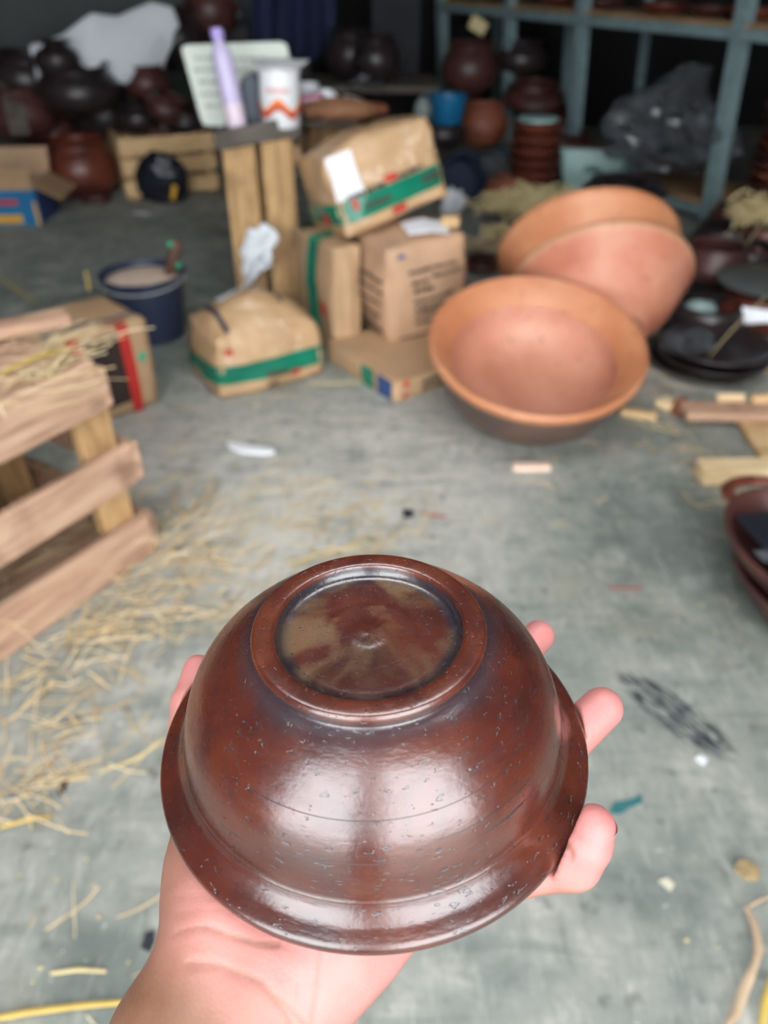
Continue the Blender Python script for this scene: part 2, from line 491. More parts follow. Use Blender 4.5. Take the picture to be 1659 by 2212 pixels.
def crumple(rx, ry, rz, amp=0.25, freq=3.0, seed=0, sub=4, ridged=True, flat_bottom=True):
    bm = bmesh.new(); bmesh.ops.create_icosphere(bm, subdivisions=sub, radius=1)
    for v in bm.verts:
        p = v.co.normalized()
        q = p*freq+Vector((seed*7.3, seed*1.7, -seed*3.1))
        n = mnoise.noise(q)+0.5*mnoise.noise(q*2.1)+0.25*mnoise.noise(q*4.3)
        if ridged: n = 0.5-abs(n)*1.4
        s = 1+amp*n
        v.co = Vector((p.x*rx*s, p.y*ry*s, p.z*rz*s))
        if flat_bottom and v.co.z < -rz*0.8: v.co.z = -rz*0.8
    me = bpy.data.meshes.new('crumple'); bm.to_mesh(me); bm.free()
    me.polygons.foreach_set('use_smooth', [True]*len(me.polygons))
    return me

def film_lump(rx, ry, rz, seed=0, amp=0.45):
    r = random.Random(seed); bm = bmesh.new(); bmesh.ops.create_icosphere(bm, subdivisions=3, radius=1)
    for v in bm.verts:
        p = v.co.normalized(); q = p*1.7+Vector((seed*3.7, seed*1.3, seed*0.7))
        k = 1+amp*(mnoise.noise(q)+0.7*mnoise.noise(q*2.3))+r.uniform(-0.13, 0.13)
        v.co = Vector((p.x*rx*k, p.y*ry*k, p.z*rz*k))
    me = bpy.data.meshes.new('film'); bm.to_mesh(me); bm.free(); return me

def sheet(poly_top, poly_bot, rows=10, cols=24, amp=0.02, seed=0, freq=6, thick=0.002):
    """a cloth or paper between two 3-D edge lines"""
    def at(poly, t):
        x = t*(len(poly)-1); i = min(int(x), len(poly)-2); f = x-i
        return Vector(poly[i]).lerp(Vector(poly[i+1]), f)
    verts, faces = [], []
    for j in range(rows+1):
        for i in range(cols+1):
            t = i/cols; s = j/rows
            p = at(poly_top, t).lerp(at(poly_bot, t), s)
            n = mnoise.noise(Vector((t*freq+seed*5, s*freq*0.6, seed)))
            p += Vector((0, -1, 0.5))*amp*(n+0.4*math.sin(t*9+seed+s*2))*math.sin(math.pi*min(1, s*1.0+0.15))
            verts.append(p)
    nn = len(verts)
    for j in range(rows):
        for i in range(cols):
            a = j*(cols+1)+i
            faces.append((a, a+1, a+cols+2, a+cols+1))
    # real thickness
    back = [v+Vector((0, thick, -thick*0.3)) for v in verts]
    fb = [tuple(x+nn for x in f[::-1]) for f in faces]
    edge = []
    loop = list(range(cols+1))+[(j*(cols+1)+cols) for j in range(1, rows+1)]+[rows*(cols+1)+i for i in range(cols-1, -1, -1)]+[j*(cols+1) for j in range(rows-1, 0, -1)]
    for k in range(len(loop)):
        a, b = loop[k], loop[(k+1) % len(loop)]
        edge.append((b, a, a+nn, b+nn))
    return mesh('sheet', verts+back, faces+fb+edge)

def flat_piece(outline, th=0.003, seed=0, curl=0.0):
    """thin scrap lying flat: outline in metres about its centre"""
    n = len(outline); z = [curl*mnoise.noise(Vector((x*30+seed, y*30, seed))) for x, y in outline]
    verts = [(x, y, th+abs(zz)) for (x, y), zz in zip(outline, z)]+[(x, y, 0+abs(zz)*0.8) for (x, y), zz in zip(outline, z)]
    faces = [tuple(range(n)), tuple(range(2*n-1, n-1, -1))]
    for i in range(n): faces.append((i, i+n, (i+1) % n+n, (i+1) % n))
    return mesh('scrap', verts, faces, smooth=False)

def straw_mesh(spots, seed=0, wid=(0.0005, 0.0019), zmax=0.02):
    """many bent flat stalks. spots: (cx, cy, sx, sy, angle_mean, angle_spread, count, len_lo, len_hi, z0, zspread)"""
    r = random.Random(seed); verts, faces = [], []
    for (cx, cy, sx, sy, am, asp, cnt, l0, l1, z0, zs) in spots:
        for _ in range(cnt):
            x = r.gauss(cx, sx); y = r.gauss(cy, sy); a = r.gauss(am, asp); L = r.uniform(l0, l1)
            w = r.uniform(*wid); z = z0+abs(r.gauss(0, zs))+0.002
            tilt = r.gauss(0, 0.05); bend = r.gauss(0, 0.35)
            seg = 4; base = len(verts); px, py, pz = x, y, z; aa = a-bend/2
            for k in range(seg+1):
                nx, ny = -math.sin(aa), math.cos(aa)
                zz = max(z0+0.0015, pz+0.004*math.sin(k*1.3+x*90))
                verts += [(px+nx*w, py+ny*w, zz), (px, py, zz+w*0.7), (px-nx*w, py-ny*w, zz), (px, py, zz-w*0.5)]
                px += math.cos(aa)*L/seg; py += math.sin(aa)*L/seg; pz += tilt*L/seg; aa += bend/seg
            for k in range(seg):
                for q in range(4):
                    b0 = base+k*4; q2 = (q+1) % 4
                    faces.append((b0+q, b0+q2, b0+4+q2, b0+4+q))
    return mesh('straw', verts, faces, smooth=False)

# ------------------------------------------------------------------ the setting
def slab(x0, x1, y0, y1, z0, z1):
    v = [(x, y, z) for x in (x0, x1) for y in (y0, y1) for z in (z0, z1)]
    f = [(0, 1, 3, 2), (4, 6, 7, 5), (0, 4, 5, 1), (2, 3, 7, 6), (0, 2, 6, 4), (1, 5, 7, 3)]
    return mesh('slab', v, f, smooth=False)
XL, XR, YB, YF, ZC = -3.4, 3.4, 5.9, -1.1, 2.6
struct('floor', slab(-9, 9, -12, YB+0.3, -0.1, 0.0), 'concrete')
struct('wall_back', slab(XL-0.2, -0.5, YB, YB+0.15, 0, ZC), 'plaster')
struct('wall_back_right', slab(-0.5, XR+0.2, YB, YB+0.15, 0, ZC), 'shade_black')
struct('wall_left', slab(XL-0.15, XL, YF, YB, 0, ZC), 'dark_wall')
struct('wall_right', slab(XR, XR+0.15, YF, YB, 0, ZC), 'dark_wall')
# roof with an unseen skylight bay added to brighten the middle of the floor
SX0, SX1, SY0, SY1 = -1.1, 1.1, 0.25, 0.95
def roof_mesh():
    X_ = [XL-0.2, SX0, SX1, XR+0.2]; Y_ = [YF, SY0, SY1, YB+0.1]; ms = []
    for i in range(3):
        for j in range(3):
            if i == 1 and j == 1: continue
            ms.append(slab(X_[i], X_[i+1], Y_[j], Y_[j+1], ZC, ZC+0.08))
    return join_meshes(ms)
struct('ceiling', roof_mesh(), 'ceiling')
struct('wall_front_left', slab(XL, -1.55, YF-0.12, YF, 0, ZC), 'dark_wall')
struct('wall_front_right', slab(1.65, XR, YF-0.12, YF, 0, ZC), 'dark_wall')
struct('added_blocker_1', slab(-0.20, 0.08, -1.20, -0.95, 0, ZC), 'pillar_blocker')     # unseen block added for the viewer's body; splits the bowl's highlight
struct('wall_partition', slab(A(805, 120, 5.2).x, A(905, 120, 5.2).x, 5.2, 5.55, 0, ZC), 'pillar_blocker')

# ------------------------------------------------------------------ steel rack on the right
P1 = G(1535, 492); P3 = G(1095, 342)
ddir = (P3-P1).normalized(); LR = (P3-P1).length
def on_line(u):                       # point of the rack's front line under image column u
    best = None
    for k in range(400):
        p = P1+ddir*LR*(-0.9+k*0.008)
        d = Vector((p.x, p.y, 0.3))-Vector(CAM)
        x = CX+FPX*d.dot(Vector(RT))/d.dot(Vector(FW))
        if best is None or abs(x-u) < best[0]: best = (abs(x-u), p)
    return best[1]
P2 = on_line(1253); P4 = P3+ddir*0.75; P0 = P1-ddir*0.85
nrm = Vector((-ddir.y, ddir.x, 0));
if nrm.y < 0: nrm = -nrm              # away from the viewer
rack_z = ZAT(P1, 62)
yaw = math.atan2(ddir.y, ddir.x)
rack = thing('steel_rack', 'grey-green slotted steel rack along the right side of the room', 'rack', tuple(P1))
def L_post(h):
    w, t = 0.055, 0.004
    pr = [(0, 0), (w, 0), (w, t), (t, t), (t, w), (0, w)]
    v = [(x, y, z) for z in (0, h) for x, y in pr]; n = 6
    f = [tuple(range(5, -1, -1)), tuple(range(6, 12))]+[(i, (i+1) % n, (i+1) % n+n, i+n) for i in range(n)]
    return mesh('post', v, f, smooth=False)
LEAN = math.radians(-3.6)
post_me = L_post(1.75); MAT_ST = MAT['steel_green']; post_me.materials.append(MAT_ST)
slot_me = box(0.010, 0.0012, 0.022, 0)
for i, P in enumerate((P0, P1, P2, P3, P4)):
    o = obj('post', post_me, None, rack, P-P1, (0, 0, yaw+math.pi+(0 if i else 0)))
    o.location = P-P1+ddir*0.022-nrm*0.0
    o.rotation_euler = (0, LEAN, math.atan2(nrm.y, nrm.x)); o.rotation_mode = 'ZYX'
    o.rotation_mode = 'XYZ'; o.rotation_euler = (Matrix.Rotation(LEAN, 3, 'Y') @ Matrix.Rotation(math.atan2(nrm.y, nrm.x), 3, 'Z')).to_euler()
    b = obj('post', post_me, None, rack, P-P1+nrm*0.42, (Matrix.Rotation(LEAN, 3, 'Y') @ Matrix.Rotation(math.atan2(nrm.y, nrm.x)+math.pi/2, 3, 'Z')).to_euler())
pts = [P0, P1, P2, P3, P4]
for z, nm in ((rack_z, 'beam'), (0.075, 'beam')):
    for a, b in zip(pts[:-1], pts[1:]):
        L = (b-a).length
        obj('beam', box(L, 0.006, 0.04, 0.001), MAT_ST, rack, (a+b)/2-P1+Vector((z*math.tan(LEAN), 0, z-0.02))-nrm*0.004, (0, 0, yaw))
        obj('beam', box(L, 0.006, 0.04, 0.001), MAT_ST, rack, (a+b)/2-P1+Vector((z*math.tan(LEAN), 0, z-0.02))+nrm*0.424, (0, 0, yaw))
        obj('shelf_deck', box(L-0.01, 0.40, 0.014, 0.002), 'wood_tan_x', rack, (a+b)/2-P1+Vector((z*math.tan(LEAN), 0, z+0.008))+nrm*0.21, (0, 0, yaw))
for P in pts:
    for z in (rack_z, 0.075):
        obj('end_rail', box(0.42, 0.006, 0.035, 0.001), MAT_ST, rack, P-P1+nrm*0.21+Vector((z*math.tan(LEAN), 0, z-0.02)), (0, 0, math.atan2(nrm.y, nrm.x)))

# ------------------------------------------------------------------ pottery shapes
def plate_mesh(R=0.16, h=0.035, seg=40, seed=0):
    pr = [(0, 0.004), (R*0.5, 0.003), (R*0.62, 0.0), (R*0.68, 0.002), (R*0.86, h*0.45), (R*0.97, h*0.72), (R, h*0.86), (R*0.995, h), (R*0.965, h), (R*0.9, h*0.8), (R*0.7, h*0.38), (R*0.5, h*0.32), (0, h*0.32)]
    return lathe(pr, seg, wob=0.004, seed=seed)
def pot_mesh(R=0.16, h=0.24, neck=0.72, base=0.5, seg=40, seed=0, lip=0.82):
    pr = smooth_prof([(0, 0), (R*base, 0.0), (R*0.86, h*0.2), (R, h*0.46), (R*0.93, h*0.68), (R*neck, h*0.86), (R*neck*0.98, h*0.91), (R*lip, h*0.985), (R*lip*0.98, h), (R*lip*0.9, h*0.99), (R*neck*0.88, h*0.9), (R*0.86, h*0.6), (R*0.8, h*0.25), (0, h*0.06)], 3)
    return lathe(pr, seg, wob=0.006, seed=seed)
def bowl_mesh(R=0.14, h=0.09, seg=40, seed=0, t=0.009):
    pr = smooth_prof([(0, 0.004), (R*0.42, 0.0), (R*0.5, 0.003), (R*0.76, h*0.32), (R*0.94, h*0.76), (R, h*0.96), (R*0.985, h), (R-t, h*0.97), (R*0.9-t, h*0.72), (R*0.7-t, h*0.32), (R*0.4, h*0.14), (0, h*0.12)], 3)
    return lathe(pr, seg, wob=0.004, seed=seed)
ORD = ['topmost', 'second', 'third', 'fourth', 'fifth', 'sixth', 'seventh', 'eighth', 'ninth', 'tenth', 'eleventh', 'twelfth']
def stack(name, kind, me, base, n, step, mats, what, where, group, jit=0.006, seed=0, cat='plate'):
    r = random.Random(seed)
    for k in range(n):
        m2 = me if len(set(mats)) == 1 else me.copy()
        if len(m2.materials) and len(set(mats)) > 1: m2.materials.clear()
        o = obj(name, m2, mats[k % len(mats)], None, (base[0]+r.uniform(-jit, jit), base[1]+r.uniform(-jit, jit), base[2]+k*step), (r.uniform(-.02, .02), r.uniform(-.02, .02), r.uniform(0, 6)))
        i = n-1-k
        lab = f'{what}, topmost of {where}' if i == 0 else (f'{what}, lowest of {where}' if k == 0 else f'{what}, {ORD[i]} from the top of {where}')
        tag(o, lab, cat, group)

# ------------------------------------------------------------------ terracotta bowls
def big_bowl(name, label, mats, loc, axis, R=0.26, hb=0.193, rb=0.13, spin=0.0):
    k = R/0.26
    lip = [(0.2555, -0.024), (0.2595, -0.016), (0.2605, -0.006), (0.258, -0.0005), (0.2525, 0.0015), (0.2465, -0.002), (0.2455, -0.006), (0.240, -0.008), (0.222, -0.026), (0.204, -0.046), (0.2005, -0.050)]
    inner = smooth_prof([(0.2005, -0.050), (0.1985, -0.062), (0.190, -0.094), (0.164, -0.130), (0.120, -0.155), (0.062, -0.167), (0.0, -0.171)], 4)
    outer = smooth_prof([(0.2555, -0.024), (0.247, -0.034), (0.238-(0.16-rb)*0.15, -0.060), (0.221-(0.16-rb)*0.4, -0.105), (0.198-(0.16-rb)*0.75, -0.148), (0.178-(0.16-rb)*0.95, -0.170), (rb, -hb)], 4)+[(rb-0.008, -hb), (0.0, -hb+0.004)]
    t = thing(name, label, 'bowl')
    q = Vector((0, 0, 1)).rotation_difference(Vector(axis).normalized())
    t.rotation_euler = (q @ Euler((0, 0, spin)).to_quaternion()).to_euler(); t.location = loc
    sc = (k, k, k)
    obj('rim', lathe(lip, 96, wob=0.002), mats[0], t, scale=sc)
    obj('inside_wall', lathe(inner, 96, wob=0.002), mats[1], t, scale=sc)
    obj('outside_wall', lathe(outer[::-1], 96, wob=0.002), mats[2], t, scale=sc)
    return t
big_bowl('terracotta_bowl', 'large orange terracotta bowl tipped open towards the viewer, front of three', ('terra_c', 'terra_a', 'terra_dark'), (0.365, 1.694, 0.221), (0.019, -0.275, 0.961), hb=0.184, rb=0.16)
g2 = Vector((0.02, 0.82, 0.57)).normalized()
c2 = A(1297, 605, 2.12)
big_bowl('terracotta_bowl', 'reddish terracotta bowl tipped on its side, showing its smooth red underside', ('terra_rim', 'terra_a', 'terra_b'), c2, g2, R=0.248, rb=0.115)
c3 = c2+g2*0.085+Vector((-0.035, 0, 0.012))
big_bowl('terracotta_bowl', 'light orange terracotta bowl nested behind the reddish one, hindmost of three', ('terra_c', 'terra_a', 'terra_c'), c3, g2, R=0.252)

# ------------------------------------------------------------------ cartons and parcels
def carton(name, label, loc, rot, dims, mat='carton', bulge=0.02, wr=0.003, seed=0, taper=0.0, topbulge=None):
    t = thing(name, label, 'box', loc, rot)
    p = Puff(*dims, bulge=bulge, wr=wr, seed=seed, taper=taper, topbulge=topbulge)
    body = obj('carton_body', p.body(), mat, t, (0, 0, dims[2]/2))
    return t, p, body
def add(t, name, me, mat, h, on=None):
    o = obj(name, me, mat, on or t, (0, 0, 0) if on else (0, 0, h/2))
    if me.name.startswith('joined'): o['kind'] = 'stuff'; o.name = 'printed_lines'
    return o

def yaw_of(a, b): return math.atan2(b.y-a.y, b.x-a.x)
def corner_box(C, R_, w, d):            # centre of a box whose front corner is C, front-right edge runs to R_
    a = yaw_of(C, R_); x = Vector((math.cos(a), math.sin(a), 0)); y = Vector((-math.sin(a), math.cos(a), 0))
    return C+x*w/2+y*d/2, a
# flat carton under the stack
w, d, h = 0.36, 0.33, 0.062
c, a = corner_box(G(858, 872), G(972, 830), w, d)
t, p, b = carton('cardboard_box', 'flat cardboard box lying on the floor under the carton with black printing', c, (0, 0, a-0.03), (w, d, h), 'carton', 0.004, 0.0015, 1)
add(t, 'print', p.patch('-x', -0.95, -0.55, -0.9, 0.9, 0.002), 'print_blue', h)
add(t, 'print', p.patch('-x', -0.45, -0.1, -0.9, 0.9, 0.002), 'tape_green', h)
add(t, 'print', p.patch('-y', -0.85, -0.75, 0.3, 0.8, 0.002), 'print_red', h)
add(t, 'print', p.patch('-y', -0.85, -0.75, -0.8, -0.4, 0.002), 'print_red', h)
add(t, 'print', text_marks(p, '-y', [(-0.5, 0.1, 0.2, 0.5), (-0.5, 0.3, -0.5, 0.4)], 0.002, 3), 'print_black', h)
zf = h
# middle carton, printed
w, d, h = 0.255, 0.215, 0.278
C = G(843, 742, zf); Rr = C+Vector((math.cos(math.radians(27)), math.sin(math.radians(27)), 0))
c, a = corner_box(C, Rr, w, d)
t, p, b = carton('cardboard_box', 'brown carton with rows of black printing in the middle of the stack', c, (0.05, -0.07, a), (w, d, h), 'carton_pale', 0.018, 0.003, 2, taper=0.06, topbulge=0.02)
MID = (t, p, h)
add(t, 'print', text_marks(p, '-y', [(-0.55, 0.72, 0.52, 0.07), (-0.5, -0.05, 0.30, 0.08), (0.05, 0.85, 0.36, 0.07), (-0.45, 0.05, 0.14, 0.10), (-0.45, 0.62, -0.08, 0.07), (-0.42, 0.35, -0.24, 0.09), (-0.42, 0.3, -0.38, 0.07), (-0.4, 0.55, -0.56, 0.07), (-0.75, 0.85, -0.86, 0.05)], 0.003, 5), 'print_black', h)
add(t, 'print', text_marks(p, '-x', [(-0.75, 0.7, 0.34, 0.07), (-0.8, 0.6, 0.12, 0.07), (-0.65, 0.6, -0.14, 0.07), (-0.6, 0.6, -0.42, 0.08), (-0.7, 0.6, -0.7, 0.12), (-0.7, 0.7, -0.9, 0.06)], 0.003, 6), 'print_black', h)
add(t, 'print', p.patch('-y', -0.78, -0.62, 0.82, 0.9, 0.003), 'print_blue', h)
# paper on it
pp = G(918, 494, zf+h+0.016)
o = obj('paper_sheet', sheet([(-0.062, 0.045, 0.004), (0.0, 0.055, 0.012), (0.062, 0.04, 0.004)], [(-0.05, -0.045, 0.0), (0.01, -0.05, 0.008), (0.065, -0.035, -0.004)], 6, 10, 0.006, 3), 'paper', None, pp, (0.05, 0, 0.1))
tag(o, 'white paper sheet lying on top of the carton with black printing', 'paper')
# tall carton left of it
w, d, h = 0.085, 0.24, 0.315
C = G(735, 778)+Vector((-0.012, 0.012, 0)); 
a = math.radians(30)
cen = C+Vector((math.cos(a), math.sin(a), 0))*w/2+Vector((-math.sin(a), math.cos(a), 0))*d/2
t, p, b = carton('cardboard_box', 'upright carton with green vertical tape standing behind the printed carton', cen, (0, 0, a), (w, d, h), 'carton', 0.008, 0.003, 4)
add(t, 'tape', p.ring(-0.25, 0.25, 0.002, axis='y'), 'tape_green', h)
add(t, 'print', p.patch('-x', -0.72, -0.42, -0.25, 0.0, 0.004), 'print_red', h)
# top parcel, leaning
w, d, h = 0.325, 0.28, 0.212
base = G(750, 518, zf+0.278)
a = math.radians(24)
R_ = Euler((math.radians(-11), math.radians(-15), a), 'XYZ')
off = R_.to_matrix() @ Vector((w/2, d/2, 0))
t, p, b = carton('parcel', 'film-wrapped parcel with green tape leaning on top of the stack', base+off, R_, (w, d, h), 'carton_wrapped', 0.012, 0.004, 5, taper=0.05, topbulge=0.025)
tp_ = add(t, 'tape', p.ring(-0.66, -0.14, 0.003), 'tape_green', h)
add(t, 'print', p.patch('-y', -0.75, -0.66, -0.42, -0.16, 0.006), 'print_red', h, tp_)
add(t, 'print', p.patch('-x', -0.55, -0.28, -0.62, -0.34, 0.006), 'print_red', h, tp_)
add(t, 'print', text_marks(p, '-y', [(-0.55, -0.05, -0.42, 0.14), (0.55, 0.9, -0.36, 0.2)], 0.006, 8), 'print_black', h, tp_)
add(t, 'print', text_marks(p, '-y', [(0.0, 0.62, -0.05, 0.12), (-0.8, -0.1, -0.08, 0.12)], 0.005, 9), 'print_black', h)
add(t, 'print', p.patch('-y', -0.1, 0.12, -0.08, 0.08, 0.006), 'print_red', h)
add(t, 'print', text_marks(p, '-y', [(-0.1, 0.15, -0.78, 0.2)], 0.005, 10), 'print_red', h)
add(t, 'label_sheet', p.patch('-y', -0.97, -0.50, -0.10, 0.93, 0.004), 'paper', h)
# left parcel on the floor
w, d, h = 0.315, 0.24, 0.165
c, a = corner_box(G(476, 868), G(694, 812), w, d)
t, p, b = carton('parcel', 'bulging film-wrapped parcel with green tape alone on the floor', c, (0, 0, a), (w, d, h), 'carton_wrapped', 0.014, 0.004, 6, taper=0.08, topbulge=0.075)
tp_ = add(t, 'tape', p.ring(-0.50, 0.14, 0.003), 'tape_green', h)
add(t, 'print', p.patch('-y', 0.3, 0.48, -0.64, -0.40, 0.006), 'print_red', h, tp_)
add(t, 'print', text_marks(p, '-y', [(-0.15, 0.25, -0.38, 0.2), (-0.15, 0.05, -0.76, 0.14)], 0.006, 11), 'print_black', h)
add(t, 'print', p.patch('-y', -0.85, -0.72, 0.48, 0.66, 0.005), 'print_red', h)
add(t, 'label_sheet', p.patch('+z', -0.55, 0.2, 0.0, 0.6, 0.004), 'paper', h)
add(t, 'strap', p.patch('+z', -0.78, -0.70, -0.95, 0.9, 0.005, 8), 'plastic_navy', h)
add(t, 'strap', p.patch('+z', 0.40, 0.47, -0.6, 0.95, 0.005, 8), 'plastic_navy', h)
# carton with red tape behind the crate
h = 0.235
cr = G(348, 868)
frontc = G(262, 905)
a = yaw_of(frontc, cr)
a = math.radians(44)
w, d = 0.26, 0.22
x = Vector((math.cos(a), math.sin(a), 0)); y = Vector((-math.sin(a), math.cos(a), 0))
cen = cr-x*w/2+y*d/2
t, p, b = carton('cardboard_box', 'cardboard box with red tape strips and a dark panel behind the wooden crate', cen, (0, 0, a), (w, d, h), 'carton', 0.004, 0.002, 7)
add(t, 'dark_panel', p.patch('-y', -0.30, 0.42, -0.72, 0.86, 0.003), 'dark_inside', h)
add(t, 'tape', p.patch('-y', 0.38, 0.60, -0.99, 0.99, 0.005), 'tape_red', h)
add(t, 'tape', p.patch('-y', -0.62, -0.36, -0.99, 0.99, 0.005), 'tape_red', h)
add(t, 'tape', p.patch('+z', 0.2, 0.62, -0.98, -0.86, 0.005), 'tape_red', h)
add(t, 'tape', p.patch('+z', -0.9, 0.9, -0.66, -0.58, 0.004), 'print_blue', h)
add(t, 'print', p.patch('-y', 0.70, 0.84, 0.10, 0.30, 0.004), 'green_bit', h)

# blue open carton at the far left
Cb = G(92, 487)
bx = thing('open_carton', 'open blue printed carton with its cardboard flaps up at the left edge', 'box', Cb, (0, 0, math.radians(4)))
W_, D_, H_ = 0.36, 0.26, 0.15
obj('front_panel', box(W_, 0.006, H_, 0.001), 'plastic_blue', bx, (-W_/2, 0, H_/2))
obj('back_panel', box(W_, 0.006, H_, 0.001), 'carton', bx, (-W_/2, D_, H_/2))
obj('side_panel', box(0.006, D_, H_, 0.001), 'print_blue', bx, (0, D_/2, H_/2))
obj('side_panel', box(0.006, D_, H_, 0.001), 'print_blue', bx, (-W_, D_/2, H_/2))
obj('bottom_panel', box(W_, D_, 0.006, 0.001), 'carton', bx, (-W_/2, D_/2, 0.004))
obj('flap', box(W_, 0.10, 0.005, 0.001), 'carton', bx, (-W_/2, -0.018, H_+0.046), (math.radians(110), 0, 0))
obj('flap', box(0.13, D_, 0.005, 0.001), 'carton', bx, (0.05, D_/2, H_-0.012), (0, math.radians(30), 0))
obj('flap', box(W_, 0.12, 0.005, 0.001), 'carton', bx, (-W_/2, D_+0.02, H_+0.06), (math.radians(72), 0, 0))
obj('print', box(0.10, 0.002, 0.02, 0), 'print_red', bx, (-0.13, -0.0045, 0.10))
obj('print', box(0.13, 0.002, 0.035, 0), 'yellow', bx, (-0.14, -0.0045, 0.03))
obj('print', box(0.012, 0.002, 0.10, 0), 'yellow', bx, (-0.01, -0.0045, 0.05))

# ------------------------------------------------------------------ big wooden crate in the left foreground
B = G(338, 1192)
ang = math.atan2(0.844, 0.536)
dd = Vector((math.cos(ang), math.sin(ang), 0)); ee = Vector((-math.sin(ang), math.cos(ang), 0))
zs = [(ZAT(B, 1200), ZAT(B, 1118)), (ZAT(B+Vector((-.005, 0, 0)), 1042), ZAT(B, 958)), (ZAT(B, 872), ZAT(B, 782))]
crate = thing('wooden_crate', 'rough wooden crate of horizontal slats in the left foreground', 'crate', B, (0, 0, ang))
LC, WC = 0.85, 0.40
zt = zs[2][1]
for k, (z0, z1) in enumerate(zs):
    hh = z1-z0; zc = max((z0+z1)/2, hh/2)
    obj('slat', box(LC, 0.020, hh, 0.003, wob=0.0012, seed=k), 'wood_old', crate, (-LC/2+(0.0 if k else 0.0)-(0.02 if k == 2 else 0), 0.010, zc), (0, 0, 0.004*k))
    obj('slat', box(LC, 0.018, hh, 0.003, wob=0.0012, seed=k+5), 'wood_old', crate, (-LC/2-0.02, WC-0.01, zc))
    obj('end_slat', box(0.016, WC, hh*0.92, 0.003, wob=0.001, seed=k+9), 'wood_old', crate, (0.008-(0.03 if k == 2 else 0), WC/2+0.004, zc))
    obj('end_slat', box(0.016, WC, hh*0.92, 0.003, wob=0.001, seed=k+19), 'wood_old', crate, (-LC-0.01, WC/2+0.004, zc))
for (x_, y_) in ((-0.047, 0.036), (-0.045, WC-0.04), (-LC+0.04, 0.036), (-LC+0.04, WC-0.04)):
    obj('corner_post', box(0.066, 0.030, zt-0.012, 0.003, wob=0.0012, seed=3), 'wood_tan', crate, (x_, y_, (zt-0.012)/2))
for k, x_ in enumerate((-0.155, -0.30, -0.47)):
    obj('inner_board', box(0.07, 0.018, zt-0.03, 0.003), 'wood_tan', crate, (x_, WC-0.03, (zt-0.03)/2+0.01))
nb = 4
for k in range(nb):
    obj('top_board', box(LC-0.02+rnd.uniform(-.02, .02), WC/nb-0.006, 0.016, 0.003, wob=0.0012, seed=k+30), 'wood_old', crate, (-LC/2-0.02, WC*(k+0.5)/nb, zt+0.008+rnd.uniform(-.002, .003)), (0, 0, rnd.uniform(-.006, .006)))
obj('bottom_board', box(LC-0.03, WC-0.03, 0.012, 0.002), 'wood_old', crate, (-LC/2, WC/2, 0.012))
pt = B+dd*(-0.30)+ee*0.22
tag(obj('clay_pot', pot_mesh(0.13, 0.2, seed=3), 'clay_plum', None, (pt.x, pt.y, 0.06)), 'dark plum clay pot packed in straw inside the wooden crate', 'pot')
sp = []
for k in range(7):
    q = B+dd*(-0.06-0.12*k)+ee*(0.12+0.1*(k % 2)); sp.append((q.x, q.y, 0.05, 0.05, ang, 0.8, 55, 0.05, 0.14, 0.02, 0.035))
o = obj('packing_straw', straw_mesh(sp, 5), 'straw'); tag(o, 'straw packing spilling about inside the wooden crate', 'straw', kind='stuff')
# straw on the crate lid
tops = []
for (u, v, n_, am) in ((40, 770, 26, 0.9), (60, 820, 22, 0.6), (150, 750, 16, 0.8), (30, 880, 12, 0.9)):
    q = G(u, v, zt+0.018); tops.append((q.x, q.y, 0.03, 0.03, am, 0.5, n_, 0.04, 0.13, zt+0.017, 0.004))
o = obj('loose_straw', straw_mesh(tops, 6), 'straw'); tag(o, 'loose straw scattered on the lid of the wooden crate', 'straw', kind='stuff')
q1, q2 = G(105, 808, zt+0.022), G(160, 745, zt+0.03)
tag(obj('straw_stalk', tube([q1, (q1+q2)/2+Vector((0, 0, .004)), q2], [0.003, 0.0045, 0.003], 6, 0.4), 'straw_pale'), 'pale green flat straw blade on the wooden crate lid', 'straw')
q1, q2 = G(0, 808, zt+0.022), G(150, 752, zt+0.025)
tag(obj('straw_stalk', tube([q1, (q1+q2)/2+Vector((0, 0, .006)), q2], [0.004, 0.006, 0.003], 6, 0.5), 'straw_yellow'), 'yellow straw bundle lying along the wooden crate lid', 'straw')
q1, q2 = G(-60, 735, zt+0.02), G(105, 722, zt+0.02)
tag(obj('wood_offcut', box(0.20, 0.05, 0.018, 0.003), 'wood_old', None, (q1+q2)/2+Vector((0, 0, 0.016)), (0, 0, math.radians(35))), 'short brown board lying on the wooden crate lid', 'board')

# ------------------------------------------------------------------ stand of upright boards with the white tub
S = G(640, 672)
st = thing('board_stand', 'stand of upright pale boards with a grey top behind the parcels', 'stand', S, (0, 0, 0))
ztop = ZAT(S, 300)
def board_between(u0, u1, v_, y, zb, zt_, nm='upright_board', th=0.022, mat='wood_tan'):
    z_ = (ZAT((0, y, 0), v_))
    a_, b_ = A(u0, v_, y), A(u1, v_, y)
    obj(nm, box(b_.x-a_.x, th, zt_-zb, 0.003, wob=0.001, seed=int(u0)), mat, st, ((a_.x+b_.x)/2-S.x, y-S.y, (zb+zt_)/2-S.z))
board_between(566, 634, 340, S.y, 0, ztop)
board_between(482, 552, 340, S.y+0.02, 0, ztop)
board_between(668, 742, 330, S.y+0.36, 0, ztop)
board_between(520, 590, 330, S.y+0.38, 0, ztop)
xa, xb = A(474, 300, S.y).x, A(646, 300, S.y).x
obj('cross_rail', box(xb-xa, 0.02, 0.05, 0.003), 'wood_tan_x', st, ((xa+xb)/2-S.x, 0.024, 0.16))
obj('cross_rail', box(0.02, 0.34, 0.05, 0.003), 'wood_tan_x', st, (xb-S.x-0.01, 0.19, ztop-0.05))
